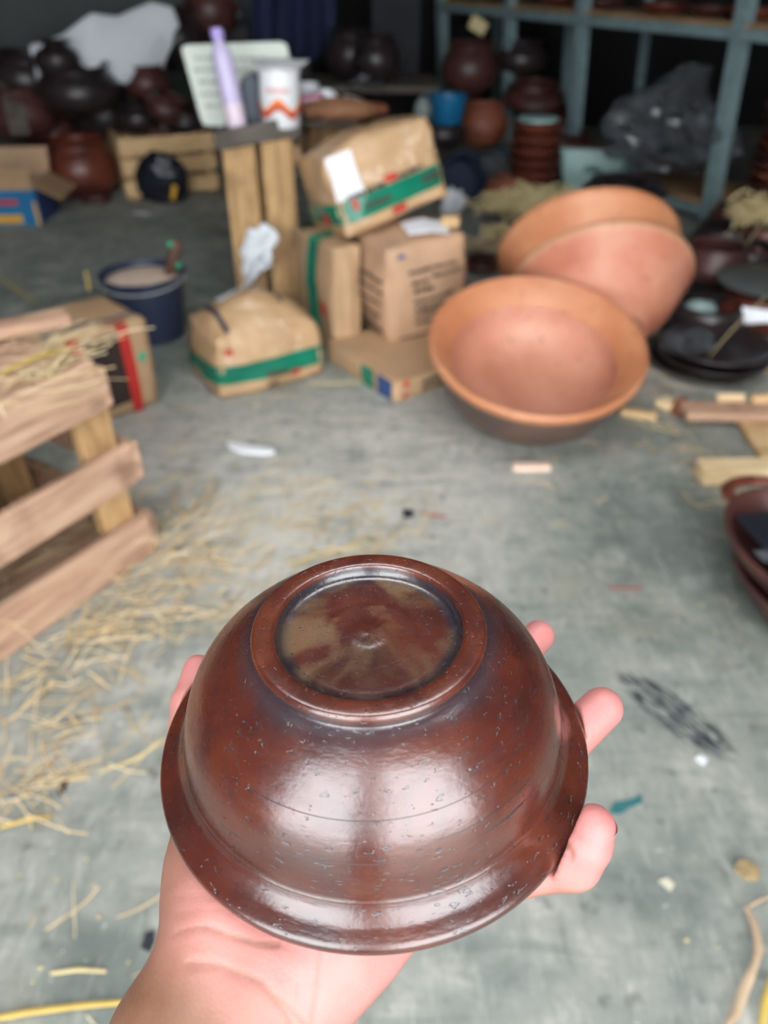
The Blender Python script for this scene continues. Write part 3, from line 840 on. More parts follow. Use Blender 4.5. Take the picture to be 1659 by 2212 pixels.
obj('top_board', box(xb-xa+0.01, 0.20, 0.022, 0.003), 'wood_grey', st, ((xa+xb)/2-S.x, 0.095, ztop+0.011), (0.0, -0.03, 0))
obj('top_board', box(xb-xa+0.16, 0.19, 0.020, 0.003), 'wood_grey', st, ((xa+xb)/2-S.x+0.09, 0.295, ztop+0.010))
obj('top_edge_rail', box(0.19, 0.02, 0.05, 0.003), 'wood_grey', st, (xa-S.x+0.085, -0.012, ztop+0.012), (0, math.radians(-10), 0))
zt2 = ztop+0.022
# white tub with red and orange print
mp_ = A(607, 288, S.y+0.035); zt_t = zt2+0.004
tub = thing('plastic_tub', 'white plastic tub with red lettering and orange-red band and open foil lid', 'tub', (mp_.x, S.y+0.055, zt_t), (0, math.radians(2), 0))
tr, th_ = 0.058, 0.152
tbody = obj('tub_body', lathe([(0, 0.002), (tr*0.93, 0), (tr*0.97, 0.004), (tr, th_*0.4), (tr*1.02, th_*0.42), (tr*1.0, th_*0.97), (tr*1.1, th_*0.975), (tr*1.1, th_), (tr*0.97, th_), (tr*0.93, th_*0.9), (tr*0.9, 0.01), (0, 0.008)], 48), 'plastic_white', tub)
def band(r, zlo, zhi, a0, a1, n=24):
    v, f = [], []
    for i in range(n+1):
        a_ = a0+(a1-a0)*i/n
        v += [(r*math.cos(a_), r*math.sin(a_), zlo(i/n)), (r*math.cos(a_), r*math.sin(a_), zhi(i/n))]
    for i in range(n): f.append((2*i, 2*i+2, 2*i+3, 2*i+1))
    return mesh('band', v, f)
zz = lambda t: 0.045+0.012*math.cos(t*math.pi*4)
obj('orange_band', band(tr*1.028, lambda t: zz(t), lambda t: zz(t)+0.018+0.004*math.cos(t*math.pi*4), math.radians(-175), math.radians(-5)), 'print_orange', tbody)
obj('red_band', band(tr*1.03, lambda t: zz(t)-0.008, lambda t: zz(t)+0.007, math.radians(-175), math.radians(-5)), 'print_red', tbody)
cu = bpy.data.curves.new('lettering', 'FONT'); cu.body = 'nattoo'; cu.size = 0.026; cu.align_x = 'CENTER'; cu.extrude = 0.0003
to = bpy.data.objects.new('tmp', cu); COL.objects.link(to)
bpy.context.view_layer.update()
me_t = bpy.data.meshes.new_from_object(to.evaluated_get(bpy.context.evaluated_depsgraph_get()))
bpy.data.objects.remove(to)
for v in me_t.vertices:
    a_ = v.co.x/tr; yy = v.co.y; zz_ = v.co.z
    v.co = Vector((math.sin(a_)*(tr*1.03+zz_), -math.cos(a_)*(tr*1.03+zz_), yy))
obj('lettering', me_t, simple('red_lettering', (214, 60, 64), (206, 52, 56), 20, 0.5), tbody, (0, 0, 0.092))
foil = sheet([(-0.085, 0.05, 0.006), (-0.02, 0.06, 0.012), (0.05, 0.05, 0.010), (0.085, 0.03, 0.014)], [(-0.075, -0.045, 0.0), (-0.02, -0.07, 0.002), (0.02, -0.066, -0.012), (0.075, -0.03, 0.006)], 8, 14, 0.006, 2, thick=0.001)
obj('foil_lid', foil, 'plastic_white', tub, (0, 0.005, th_+0.004))
# lilac bottle
bp = A(510, 258, S.y+0.05)
bt = thing('water_bottle', 'tall lilac plastic bottle standing beside the white tub', 'bottle', (bp.x, S.y+0.06, zt2+0.002), (math.radians(-3), math.radians(-8), 0))
obj('bottle_body', lathe(smooth_prof([(0, 0.001), (0.026, 0), (0.029, 0.006), (0.029, 0.05), (0.031, 0.09), (0.030, 0.13), (0.031, 0.165), (0.026, 0.195), (0.016, 0.214), (0.014, 0.225)], 3), 32), 'plastic_lilac', bt)
obj('bottle_base', lathe([(0.0296, 0.004), (0.0298, 0.02), (0.0298, 0.05), (0.0296, 0.062)], 32), 'plastic_pink' if False else simple('pale_pink_plastic', (232, 214, 226), (224, 204, 218), 6, 0.3), bt)
obj('cap', lathe([(0.0165, 0.222), (0.018, 0.224), (0.018, 0.246), (0.016, 0.250), (0, 0.251)], 24), 'lilac_cap', bt)
# cream board with faint writing leaning behind
zb_ = zt2
Yb = S.y+0.24
tl, tr_, br_, bl_ = A(390, 98, Yb+0.05), A(618, 90, Yb+0.05), A(655, 275, Yb-0.02), A(438, 272, Yb-0.02)
o4 = [bl_, br_, tr_, tl]
def rounded_quad(p, r=0.16, n=5):
    out = []
    for i in range(4):
        a_, b_, c_ = p[i-1], p[i], p[(i+1) % 4]
        for k in range(n+1):
            t_ = k/n; s0 = b_.lerp(a_, r*0.5); s1 = b_.lerp(c_, r*0.5)
            out.append(s0.lerp(b_, t_).lerp(b_.lerp(s1, t_), t_))
    return out
rq = rounded_quad(o4)
cenb = sum(o4, Vector())/4
n_ = len(rq); vv = [p_-cenb for p_ in rq]+[p_-cenb+Vector((0, 0.006, 0.001)) for p_ in rq]
ff = [tuple(range(n_)), tuple(range(2*n_-1, n_-1, -1))]+[(i, i+n_, (i+1) % n_+n_, (i+1) % n_) for i in range(n_)]
brd = thing('notice_board', 'cream rounded board with faint grey writing leaning behind the bottle', 'board', cenb)
bpan = obj('board_panel', mesh('board', vv, ff, False), 'board', brd)
marks = []
r_ = random.Random(4)
for row, (v_, u0, u1) in enumerate(((0.84, 0.10, 0.28), (0.82, 0.42, 0.8), (0.70, 0.06, 0.22), (0.68, 0.45, 0.82), (0.55, 0.08, 0.25), (0.40, 0.06, 0.26), (0.36, 0.42, 0.6), (0.25, 0.08, 0.24))):
    u_ = u0
    while u_ < u1:
        w_ = r_.uniform(0.03, 0.09)
        q_ = []
        for (a_, b_) in ((u_, v_-0.02), (u_+w_, v_-0.02), (u_+w_, v_+0.02), (u_, v_+0.02)):
            q_.append(bl_.lerp(br_, a_).lerp(tl.lerp(tr_, a_), b_)-cenb+Vector((0, -0.0015, 0)))
        marks.append(mesh('m', q_, [(0, 1, 2, 3)], False)); u_ += w_+0.02
obj('writing', join_meshes(marks), 'print_grey', bpan)['kind'] = 'stuff'
# small things on the stand
q_ = A(552, 235, S.y+0.13)
o = obj('grey_cloth', crumple(0.05, 0.03, 0.075, 0.2, 2, 4, 3), simple('grey_cloth', (98, 104, 112), (78, 84, 94), 8, 0.9), None, (q_.x, S.y+0.13, zt2+0.055)); tag(o, 'small grey cloth bundle between the bottle and the white tub', 'cloth')
q_ = A(672, 222, S.y+0.20)
o = obj('pink_packet', Puff(0.07, 0.03, 0.055, 0.006, 0.003, 3).body(5), 'plastic_pink', None, (q_.x, S.y+0.22, zt2+0.035), (0, 0, 0.2)); tag(o, 'small pink packet just right of the white tub', 'packet')
o = obj('paper_cup', lathe([(0, 0), (0.03, 0), (0.036, 0.05), (0.037, 0.052), (0.034, 0.05), (0.028, 0.006), (0, 0.005)], 24), 'paper', None, (A(665, 190, S.y+0.33).x, S.y+0.34, zt2+0.03)); tag(o, 'small white cup behind the pink packet', 'cup')
q_ = A(702, 205, S.y+0.27)
o = obj('crumpled_paper', crumple(0.04, 0.025, 0.034, 0.3, 2.4, 6, 3), 'paper', None, (q_.x, S.y+0.27, zt2+0.04)); tag(o, 'crumpled white paper behind the pink packet', 'paper')
q_ = A(738, 262, S.y+0.18)
o = obj('bark_slab', crumple(0.115, 0.07, 0.034, 0.22, 2.2, 9, 4), simple('brown_bark', (150, 104, 72), (116, 78, 56), 9, 0.8, 0.6, 0.01), None, (q_.x-0.01, S.y+0.20, zt2+0.025)); tag(o, 'rough brown bark-like slab under a white paper beside the tub', 'slab')
o = obj('clay_shard', crumple(0.06, 0.04, 0.022, 0.2, 2, 12, 3), 'clay_red', None, (A(800, 265, S.y+0.25).x, S.y+0.27, zt2+0.016)); tag(o, 'red-brown clay lump at the right end of the stand top', 'clay lump')
a1, a2, a3, a4 = A(690, 240, S.y+0.16), A(745, 205, S.y+0.24), A(786, 215, S.y+0.24), A(762, 255, S.y+0.16)
cc = (a1+a2+a3+a4)/4
o = obj('paper_sheet', sheet([a1-cc, a2-cc, a3-cc], [a1-cc+Vector((0.02, -.01, -.02)), a4-cc, a4-cc+Vector((0.02, 0.01, 0.02))], 6, 8, 0.006, 1), 'paper', None, cc); tag(o, 'white paper scrap lying on the brown slab beside the tub', 'paper')
# white bag caught between the boards
q_ = A(556, 540, S.y-0.03)
o = obj('plastic_bag', film_lump(0.042, 0.026, 0.075, 15, 0.8), 'cloth_white', None, (q_.x, q_.y, q_.z), (0, math.radians(25), 0)); tag(o, 'crumpled white plastic bag hanging on the front of the board stand', 'bag')

# ------------------------------------------------------------------ bucket
kb = G(318, 745)
bk = thing('bucket', 'navy plastic bucket filled with pale pinkish powder behind the red-taped box', 'bucket', (kb.x, kb.y+0.08, 0))
zr = ZAT((kb.x, kb.y+0.08, 0), 588)
rr_ = 0.122
obj('bucket_wall', lathe([(0, 0.004), (rr_*0.78, 0.0), (rr_*0.80, 0.004), (rr_*0.96, zr*0.93), (rr_*1.05, zr*0.94), (rr_*1.06, zr), (rr_*0.97, zr), (rr_*0.93, zr*0.9), (rr_*0.76, 0.01), (0, 0.01)], 48), 'plastic_navy', bk)
obj('powder', lathe([(0, zr*0.985), (rr_*0.3, zr*0.98), (rr_*0.6, zr*0.96), (rr_*0.9, zr*0.91), (rr_*0.93, zr*0.88)], 40, wob=0.01), 'sawdust', bk)
hp = [(rr_*1.07*math.cos(t_), rr_*1.07*math.sin(t_)*-1, zr*0.97-0.02*math.sin(t_)) for t_ in [math.pi*k/14 for k in range(15)]]
obj('handle', tube(hp, 0.0025, 6), 'print_grey', bk)
tl_ = thing('trowel', 'brown wooden tool handle with green tips stuck in the bucket powder', 'tool', (kb.x+0.075, kb.y+0.09, zr*0.95), (math.radians(-6), math.radians(24), 0))
obj('handle', tube([(0, 0, -0.02), (0, 0, 0.03), (0, 0, 0.085), (0, 0, 0.105)], [0.013, 0.015, 0.017, 0.012], 12), 'tool_brown', tl_)
obj('green_tip', crumple(0.010, 0.010, 0.010, 0.1, 2, 1, 2, flat_bottom=False), 'green_bit', tl_, (-0.018, -0.01, 0.088))
obj('green_tip', crumple(0.009, 0.009, 0.010, 0.1, 2, 2, 2, flat_bottom=False), 'green_bit', tl_, (0.022, -0.01, 0.04))
tag(obj('straw_stalk', tube([(kb.x-0.13, kb.y-0.02, zr-0.02), (kb.x-0.128, kb.y-0.02, zr+0.035)], 0.004, 6), 'straw_yellow'), 'short yellow straw stuck upright at the bucket rim', 'straw')

# ------------------------------------------------------------------ back left: pots, slatted crate, sheet
def place(name, me, mat, u, v, z, label, cat, rot=(0, 0, 0), scale=(1, 1, 1), group=None):
    q = G(u, v, z); o = obj(name, me, mat, None, q, rot, scale); return tag(o, label, cat, group)
def place_y(name, me, mat, u, v, y, label, cat, rot=(0, 0, 0), scale=(1, 1, 1), group=None):
    q = A(u, v, y); o = obj(name, me, mat, None, q, rot, scale); return tag(o, label, cat, group)
g = G(195, 440)
YP = g.y+0.16
place_y('clay_pot', pot_mesh(0.175, 0.27, 0.74, 0.42, seed=1), 'clay_brown', 188, 425, YP, 'large glossy red-brown clay pot standing on the floor beside the slatted crate', 'pot')
zp = 0.27
def pot_at(u, v, y, R, h, mat, label, tilt=(0, 0, 0), seed=0, neck=0.74, name='clay_pot', cat='pot'):
    q = A(u, v, y)
    o = obj(name, pot_mesh(R, h, neck, 0.45, seed=seed), mat, None, (q.x, y, q.z), tilt); return tag(o, label, cat)
pot_at(180, 245, YP+0.05, 0.185, 0.21, 'clay_dark', 'wide black clay pot on top of the large red-brown pot', (0.05, 0.05, 0), 2)
pot_at(60, 300, YP+0.15, 0.17, 0.24, 'clay_plum', 'dark plum clay pot behind the open blue carton', (0, 0, 0), 3)
pot_at(60, 215, YP+0.2, 0.15, 0.2, 'clay_dark', 'black clay pot stacked above the plum pot near the left edge', (0, 0.2, 0), 4)
pot_at(235, 300, YP+0.28, 0.15, 0.24, 'clay_dark', 'black clay pot half hidden between the red-brown pot and slatted crate', (0, 0, 0), 5)
pot_at(133, 170, YP-0.02, 0.10, 0.15, 'clay_dark', 'small black clay pot standing before the white sheet', (0, 0, 0), 6, 0.5)
pot_at(322, 218, YP+0.3, 0.115, 0.16, 'clay_plum', 'rounded reddish clay pot with red cloth under the right end of the sheet', (0, 0, 0), 7)
place_y('red_cloth', crumple(0.075, 0.05, 0.045, 0.25, 2.2, 3, 3), 'red_cloth', 322, 142, YP+0.34, 'bright red cloth bundle on the reddish pot under the sheet', 'cloth', (0, -0.3, 0))
pot_at(30, 260, YP+0.45, 0.2, 0.3, 'clay_dark', 'black clay pot at the far left edge below the grey wall', (0, 0, 0), 8)
pot_at(120, 330, YP+0.3, 0.14, 0.2, 'clay_plum', 'plum clay pot between the blue carton and the red-brown pot', (0, 0, 0), 9)
pot_at(300, 260, YP+0.5, 0.17, 0.26, 'clay_dark', 'black clay pot behind the reddish pot with red cloth', (0, 0, 0), 18)
pot_at(390, 150, YP+0.7, 0.16, 0.28, 'clay_dark', 'black clay pot in the dark left of the cream board', (0, 0, 0), 19)
pot_at(460, 80, YP+0.8, 0.14, 0.24, 'clay_plum', 'plum clay pot in the dark above the cream board', (0, 0, 0), 20)
pot_at(210, 440, YP-0.13, 0.075, 0.06, 'clay_plum', 'small dull brown clay lid lying before the red-brown pot', (0, 0, 0), 21, 0.6, 'clay_disc', 'lid')
ys = YP+0.12
top = [A(62, 96, ys), A(130, 74, ys+0.05), A(200, 30, ys+0.1), A(255, 36, ys+0.15), A(325, 2, ys+0.2), A(372, 14, ys+0.22), A(388, 56, ys+0.24)]
bot = [A(80, 178, ys-0.05), A(108, 128, ys-0.02), A(168, 134, ys-0.03), A(215, 165, ys-0.02), A(272, 182, ys+0.05), A(300, 158, ys+0.12), A(352, 148, ys+0.2)]
cs = sum(top+bot, Vector())/14
o = obj('white_sheet', sheet([p_-cs for p_ in top], [p_-cs for p_ in bot], 14, 36, 0.03, 4, 5, 0.004), 'cloth_white', None, cs); tag(o, 'big white sheet draped over the dark pots at the back left', 'sheet')
# plank leaning at left edge
a_, b_ = A(5, 120, YP+0.2), A(45, 290, YP-0.1)
o = obj('leaning_board', box(0.09, 0.02, (a_-b_).length, 0.003), 'wood_grey', None, (a_+b_)/2, (0, 0, 0)); o.rotation_euler = (a_-b_).to_track_quat('Z', 'Y').to_euler(); tag(o, 'grey board leaning upright against the pots at the left edge', 'board')

# slatted crate
cl_, cr_ = G(283, 434), G(470, 414)
an = yaw_of(cl_, cr_)
sc_ = thing('slatted_crate', 'pale pine slatted crate holding dark pottery at the back left', 'crate', cl_, (0, 0, an))
Lc = (cr_-cl_).length
zc0 = [(ZAT(cl_, 430), ZAT(cl_, 395)), (ZAT(cl_, 384), ZAT(cl_, 350)), (ZAT(cl_, 342), ZAT(cl_, 303))]
for k, (z0, z1) in enumerate(zc0):
    for yy in (0, 0.34):
        obj('slat', box(Lc+0.03, 0.014, z1-z0, 0.002, wob=0.001, seed=k), 'wood_pale', sc_, (Lc/2, yy, (z0+z1)/2+0.005))
    for xx in (0.0, Lc):
        obj('end_slat', box(0.014, 0.33, z1-z0, 0.002, wob=0.001, seed=k+4), 'wood_pale', sc_, (xx, 0.17, (z0+z1)/2+0.005))
for xx, yy in ((0.025, 0.025), (Lc-0.025, 0.025), (0.025, 0.315), (Lc-0.025, 0.315)):
    obj('corner_post', box(0.035, 0.03, zc0[2][1], 0.002), 'wood_tan', sc_, (xx, yy, zc0[2][1]/2))
obj('bottom_board', box(Lc-0.02, 0.32, 0.01, 0.002), 'wood_pale', sc_, (Lc/2, 0.17, 0.02))
zc1 = zc0[2][1]
for k, (u, v, R_, hh, m_, nm) in enumerate(((300, 290, 0.09, 0.12, 'clay_dark', 'black clay pot at the left end of the slatted crate'), (350, 262, 0.10, 0.13, 'clay_plum', 'dull plum clay pot heaped in the middle of the slatted crate'), (405, 280, 0.085, 0.11, 'clay_dark', 'black clay pot at the right end of the slatted crate'), (345, 300, 0.07, 0.1, 'clay_plum', 'small plum clay pot low in the slatted crate front'))):
    q = A(u, v, cl_.y+0.17+0.02*k); o = obj('clay_pot', pot_mesh(R_, hh, 0.7, 0.5, seed=30+k), m_, None, (q.x, q.y, q.z), (0.3*k-0.3, 0.5*(k % 2), 0)); tag(o, nm, 'pot')
# black bag before it
q = G(360, 436)
bb = thing('black_bag', 'shiny black plastic bag with a yellow label before the slatted crate', 'bag', (q.x, q.y-0.02, 0), (0, 0, 0.1))
obj('bag_body', crumple(0.115, 0.05, 0.125, 0.25, 1.8, 8, 4), 'black_bag', bb, (0, 0, 0.10), (math.radians(10), 0.25, 0))
obj('yellow_label', box(0.022, 0.004, 0.07, 0.001), 'yellow', bb, (0.055, -0.062, 0.06), (0.1, 0.3, 0))
o = obj('white_scrap', flat_piece([(-0.04, 0), (0.0, 0.012), (0.04, 0.004), (0.02, -0.012)], 0.002, 1, 0.01), 'paper', None, G(305, 462)); tag(o, 'white scrap on the floor before the black bag', 'scrap')

# books / papers at the top, dark cloth, dark things at the back
for k, (u, v, c_, lab) in enumerate(((455, 32, 'paper', 'white folded papers, lower of the pile at the top edge'), (460, 15, 'red_cloth', 'dark red book between the white papers at the top edge'), (448, 2, 'paper', 'white folded papers above the dark red book'))):
    q = A(u, v, YP+0.95)
    o = obj('paper_pile', box(0.30-0.03*k, 0.2, 0.022, 0.003), c_, None, (q.x, q.y, q.z), (0, 0.03, 0.1*k)); tag(o, lab, 'papers')
q = A(450, 75, YP+1.0)
o = obj('storage_box', Puff(0.5, 0.3, 0.16, 0.004, 0.002, 2).body(5), simple('dark_box_board', (40, 38, 42), (30, 28, 32), 6, 0.8), None, (q.x, q.y, q.z-0.03)); tag(o, 'dark box under the paper pile at the top edge', 'box')
yc = 5.0
cc_ = A(640, 20, yc)
topc = [Vector((A(u, -140, yc).x, yc+0.03*math.sin(u*0.09), A(u, -140, yc).z)) for u in range(545, 745, 20)]
botc = [Vector((A(u, 120, yc-0.1).x, yc-0.1+0.05*math.sin(u*0.09), A(u, 120+20*math.sin(u*.05), yc-0.1).z)) for u in range(545, 745, 20)]
cs = sum(topc+botc, Vector())/len(topc+botc)
o = obj('hanging_cloth', sheet([p_-cs for p_ in topc], [p_-cs for p_ in botc], 10, 30, 0.02, 8, 8, 0.004), 'tarp_blue', None, cs); tag(o, 'dark blue cloth hanging in the shade behind the cream board', 'cloth')
qb = A(780, 172, 4.6)
bench = thing('dark_bench', 'low dark wooden bench in the shade behind the top parcel', 'bench', (qb.x, 4.6, 0))
obj('bench_top', box(0.8, 0.5, 0.03, 0.004), 'wood_grey', bench, (0, 0, qb.z-0.018))
for sx_ in (-0.36, 0.36):
    for sy_ in (-0.2, 0.2): obj('leg', box(0.05, 0.05, qb.z-0.03, 0.004), 'wood_grey', bench, (sx_, sy_, (qb.z-0.03)/2))
pot_at(760, 170, 4.6, 0.14, 0.22, 'clay_dark', 'black clay pot in the shade right of the hanging blue cloth', (0, 0, 0), 22)
pot_at(812, 176, 4.5, 0.13, 0.2, 'clay_dark', 'black clay pot in the shade behind the top parcel', (0, 0, 0), 23)
o = place_y('crumpled_film', film_lump(0.09, 0.06, 0.04, 22), 'film', 795, 178, 4.42, 'greyish crumpled film in the shade behind the paper scrap', 'film')

# ------------------------------------------------------------------ right back clutter
stack('clay_bowl_stacked', 'bowl', plate_mesh(0.115, 0.062, seed=3), G(1143, 442), 7, 0.050, ['clay_brown'], 'dark brown clay bowl', 'the centre stack before the rack', 'bowls in the centre stack', 0.004, 1, 'bowl')
q = G(1143, 442)
o = obj('mint_disc', lathe([(0, 0.004), (0.085, 0.0), (0.092, 0.004), (0.09, 0.012), (0.08, 0.014), (0, 0.012)], 32), 'plastic_mint', None, (q.x, q.y, 7*0.050+0.014)); tag(o, 'flat mint plastic lid on top of the centre bowl stack', 'lid')
q = on_line(1655)
stack('clay_plate', 'plate', plate_mesh(0.15, 0.05, seed=2), Vector((G(1668, 482).x, G(1668, 482).y, 0)), 11, 0.042, ['clay_plum', 'clay_brown', 'clay_plum', 'clay_plum', 'clay_red', 'clay_plum'], 'brown clay plate', 'the tall stack by the right rack post', 'plates in the tall right stack', 0.006, 3)
# far brown jars left of the rack
pot_at(1040, 316, 4.3, 0.13, 0.2, 'clay_red', 'red-brown clay jar standing left of the centre bowl stack', (0, 0, 0), 31)
pot_at(1010, 205, 4.9, 0.16, 0.26, 'clay_plum', 'plum clay jar behind the blue tub in the shade', (0, 0, 0), 32)
pot_at(1150, 235, 4.75, 0.17, 0.12, 'clay_plum', 'wide plum clay dish behind the mint lid', (0.2, 0, 0), 33)
pot_at(955, 320, 4.1, 0.12, 0.14, 'clay_dark', 'black clay pot under the blue tub', (0, 0, 0), 34)
pot_at(1072, 445, 3.42, 0.085, 0.12, 'clay_red', 'small red-brown clay pot tilted beside the navy basin', (0, 0.5, 0), 35)
pot_at(1215, 330, 4.3, 0.14, 0.1, 'clay_plum', 'plum clay dish behind the mint basin on the rack', (0, 0, 0), 36)
q = A(966, 266, 4.05)
tb = thing('blue_tub', 'bright blue plastic tub on a dark pot behind the top parcel', 'tub', q)
obj('tub_wall', lathe([(0, 0.004), (0.068, 0), (0.074, 0.006), (0.084, 0.11), (0.09, 0.112), (0.09, 0.12), (0.082, 0.12), (0.072, 0.01), (0, 0.01)], 32), 'plastic_blue', tb)
obj('rim', lathe([(0.086, 0.108), (0.094, 0.11), (0.094, 0.122), (0.083, 0.122)], 32), 'plastic_blue', tb)
place_y('plastic_bag', crumple(0.04, 0.03, 0.06, 0.3, 2, 31, 3), simple('pale_grey_bag', (150, 160, 156), (130, 140, 138), 9, 0.5), 914, 240, 4.1, 'pale grey plastic bag left of the blue tub', 'bag')
# navy basin leaning
q = A(990, 396, 3.85)
nb_ = thing('navy_basin', 'round navy plastic basin leaning on its side beside the top parcel', 'basin', q, (math.radians(68), 0, math.radians(20)))
obj('basin_wall', lathe([(0, 0.0), (0.085, 0.0), (0.092, 0.006), (0.116, 0.07), (0.124, 0.072), (0.124, 0.078), (0.114, 0.078), (0.088, 0.012), (0, 0.008)], 40), 'plastic_navy', nb_)
obj('foot_ring', lathe([(0.070, 0.0), (0.07, -0.006), (0.076, -0.006), (0.076, 0.0)], 40), 'plastic_navy', nb_)
place_y('crumpled_paper', film_lump(0.045, 0.03, 0.055, 33, 0.8), 'paper', 978, 440, G(978, 468).y, 'crumpled white paper beside the top parcel in front of the navy basin', 'paper')
place_y('crumpled_film', film_lump(0.06, 0.04, 0.045, 35), 'film', 1063, 352, 3.7, 'crumpled clear film left of the centre bowl stack', 'film')
place_y('wood_offcut', box(0.05, 0.03, 0.03, 0.004), 'wood_pale', 972, 478, pp.y+0.03, 'tiny pale wood offcut at the right corner of the printed carton', 'wood')
# straw bundle & white bag behind the terracotta bowls
def tuft(name, u, v, y, label, n, sx, sz, L=(0.05, 0.14), seed=0, mat='straw_pale', am=0.2):
    r = random.Random(seed); q = A(u, v, y); verts, faces = [], []
    for _ in range(n):
        p = Vector((r.gauss(0, sx), r.gauss(0, sx*0.5), abs(r.gauss(0, sz))))
        a_ = r.gauss(am, 0.5); el = r.gauss(0.0, 0.35); d_ = Vector((math.cos(a_)*math.cos(el), math.sin(a_)*math.cos(el), math.sin(el)))
        L_ = r.uniform(*L); w_ = r.uniform(0.0018, 0.004); s_ = Vector((-d_.y, d_.x, 0)).normalized()*w_; u_ = Vector((0, 0, w_))
        b_ = len(verts); pts_ = [p-d_*L_/2, p+Vector((0, 0, 0.008)), p+d_*L_/2]
        for x_ in pts_: verts += [x_+s_, x_+u_, x_-s_, x_-u_]
        for k in range(2):
            for m_ in range(4): faces.append((b_+k*4+m_, b_+k*4+(m_+1) % 4, b_+k*4+4+(m_+1) % 4, b_+k*4+4+m_))
    zmin = min(x_.z for x_ in verts)
    o = obj(name, mesh('tuft', verts, faces, False), mat, None, (q.x, q.y, max(q.z, -zmin+0.002))); return tag(o, label, 'straw', kind='stuff')
tuft('straw_bundle', 1150, 452, 3.0, 'pale straw bundle lying behind the terracotta bowls', 420, 0.075, 0.03, seed=1)
tuft('straw_bundle', 1072, 508, 2.75, 'small yellow straw wisp beside the white bag', 60, 0.025, 0.015, (0.03, 0.08), seed=2, am=0.9)
place('plastic_bag', crumple(0.075, 0.035, 0.035, 0.3, 2.0, 41, 4), simple('pale_bag', (206, 210, 210), (180, 186, 186), 9, 0.4), 1118, 512, 0.04, 'small white plastic bag behind the terracotta bowls', 'bag', (0, -0.3, 0.3))
pot_at(1040, 585, G(1040, 585).y, 0.07, 0.05, 'clay_plum', 'dull plum clay lid between the printed carton and terracotta bowls', (0, 0, 0), 42, 0.6, 'clay_disc', 'lid')
tuft('straw_bundle', 1060, 560, G(1060, 560).y, 'thin straw on the floor between carton and bowls', 50, 0.05, 0.005, seed=5, mat='straw')
# mint basin
q = G(1278, 424)
mb = thing('mint_basin', 'pale mint rectangular plastic basin before the rack', 'basin', (q.x, q.y, 0.06), (math.radians(14), 0, math.radians(-6)))
def tray(w0, d0, w1, d1, h, t=0.004):
    def ring(w_, d_, z): return [(-w_/2, -d_/2, z), (w_/2, -d_/2, z), (w_/2, d_/2, z), (-w_/2, d_/2, z)]
    v = ring(w0, d0, 0)+ring(w1, d1, h)+ring(w1+0.02, d1+0.02, h)+ring(w1+0.02, d1+0.02, h-0.006)+ring(w1-2*t, d1-2*t, h-0.001)+ring(w0-2*t, d0-2*t, t)
    f = [(3, 2, 1, 0), (20, 21, 22, 23)]
    for a_, b_ in ((0, 3), (3, 2), (2, 4), (4, 5)):
        for k in range(4): f.append((a_*4+k, a_*4+(k+1) % 4, b_*4+(k+1) % 4, b_*4+k))
    return mesh('tray', v, f, False)
obj('basin_wall', tray(0.26, 0.17, 0.33, 0.24, 0.11), 'plastic_mint', mb)
obj('handle', box(0.025, 0.008, 0.05, 0.002), 'plastic_mint', mb, (0.07, 0.105, 0.085), (math.radians(-15), 0, 0))
q2 = A(1277, 385, q.y-0.02)
o = obj('plastic_bag', film_lump(0.055, 0.05, 0.055, 44), 'film', None, (q2.x, q2.y, q2.z)); tag(o, 'white-grey bag lump inside the mint basin', 'bag')
place('crumpled_film', film_lump(0.07, 0.05, 0.03, 46), 'film', 1265, 405, 0.03, 'crumpled bluish film at the foot of the mint basin', 'film')
pot_at(1345, 432, 2.98, 0.155, 0.07, 'clay_dark', 'dark shiny upturned clay dish behind the hindmost terracotta bowl', (0, 0, 0), 47, 0.55, 'clay_dish', 'dish')
# film heaps on the lower shelf
m_film2 = MAT['film']
qd = (P1+P2)/2+nrm*0.15
for k, (u, v, rx, rz, sd, lab) in enumerate(((1400, 262, 0.17, 0.11, 51, 'crumpled clear film heap on the lower rack shelf, left lump'), (1465, 235, 0.15, 0.14, 52, 'crumpled clear film peaked high on the lower rack shelf'), (1450, 330, 0.24, 0.075, 53, 'clear film spread low over plates on the lower rack shelf'), (1500, 290, 0.14, 0.09, 54, 'crumpled dark clear film right by the near rack post'))):
    y_ = P1.y+0.30-0.05*k
    q = A(u, v, y_); o = obj('film_heap', film_lump(rx, 0.12, rz, sd, 0.6), 'film', None, q); tag(o, lab, 'film')
    o2 = obj('plate_in_film', plate_mesh(rx*0.7, 0.05, seed=sd), 'clay_dark', None, (q.x, q.y+0.02, q.z-0.02), (0.3, 0.3*(k-1.5), 0)); tag(o2, ['black clay plate wrapped in the left film lump', 'black clay plate wrapped in the peaked film', 'black clay plate under the low spread film', 'black clay plate in film by the near rack post'][k], 'plate')
# pots deep in the rack and on the upper deck
pot_at(1120, 165, 5.0, 0.15, 0.18, 'clay_dark', 'black clay pot deep in the dark rack, left bay', (0, 0, 0), 61)
pot_at(1190, 255, 4.9, 0.15, 0.06, 'clay_plum', 'plum clay plate deep in the dark rack, left bay', (0, 0, 0), 62)
place_y('paper_tag', box(0.10, 0.004, 0.07, 0.001), 'straw_pale', 1033, 55, 5.15, 'pale yellow card hanging in the dark left of the rack', 'card', (0, 0.5, 0))
for k, u in enumerate((1010, 1130, 1210, 1330, 1420, 1500, 1640)):
    p_ = on_line(u)+nrm*0.17
    o = obj('clay_plate', plate_mesh(0.11, 0.04, seed=k), 'clay_brown' if k % 2 else 'clay_plum', None, (p_.x, p_.y, rack_z+0.016)); tag(o, f'clay plate on the upper rack shelf, {["first","second","third","fourth","fifth","sixth","seventh"][k]} from the left', 'plate', 'plates on the upper rack shelf')

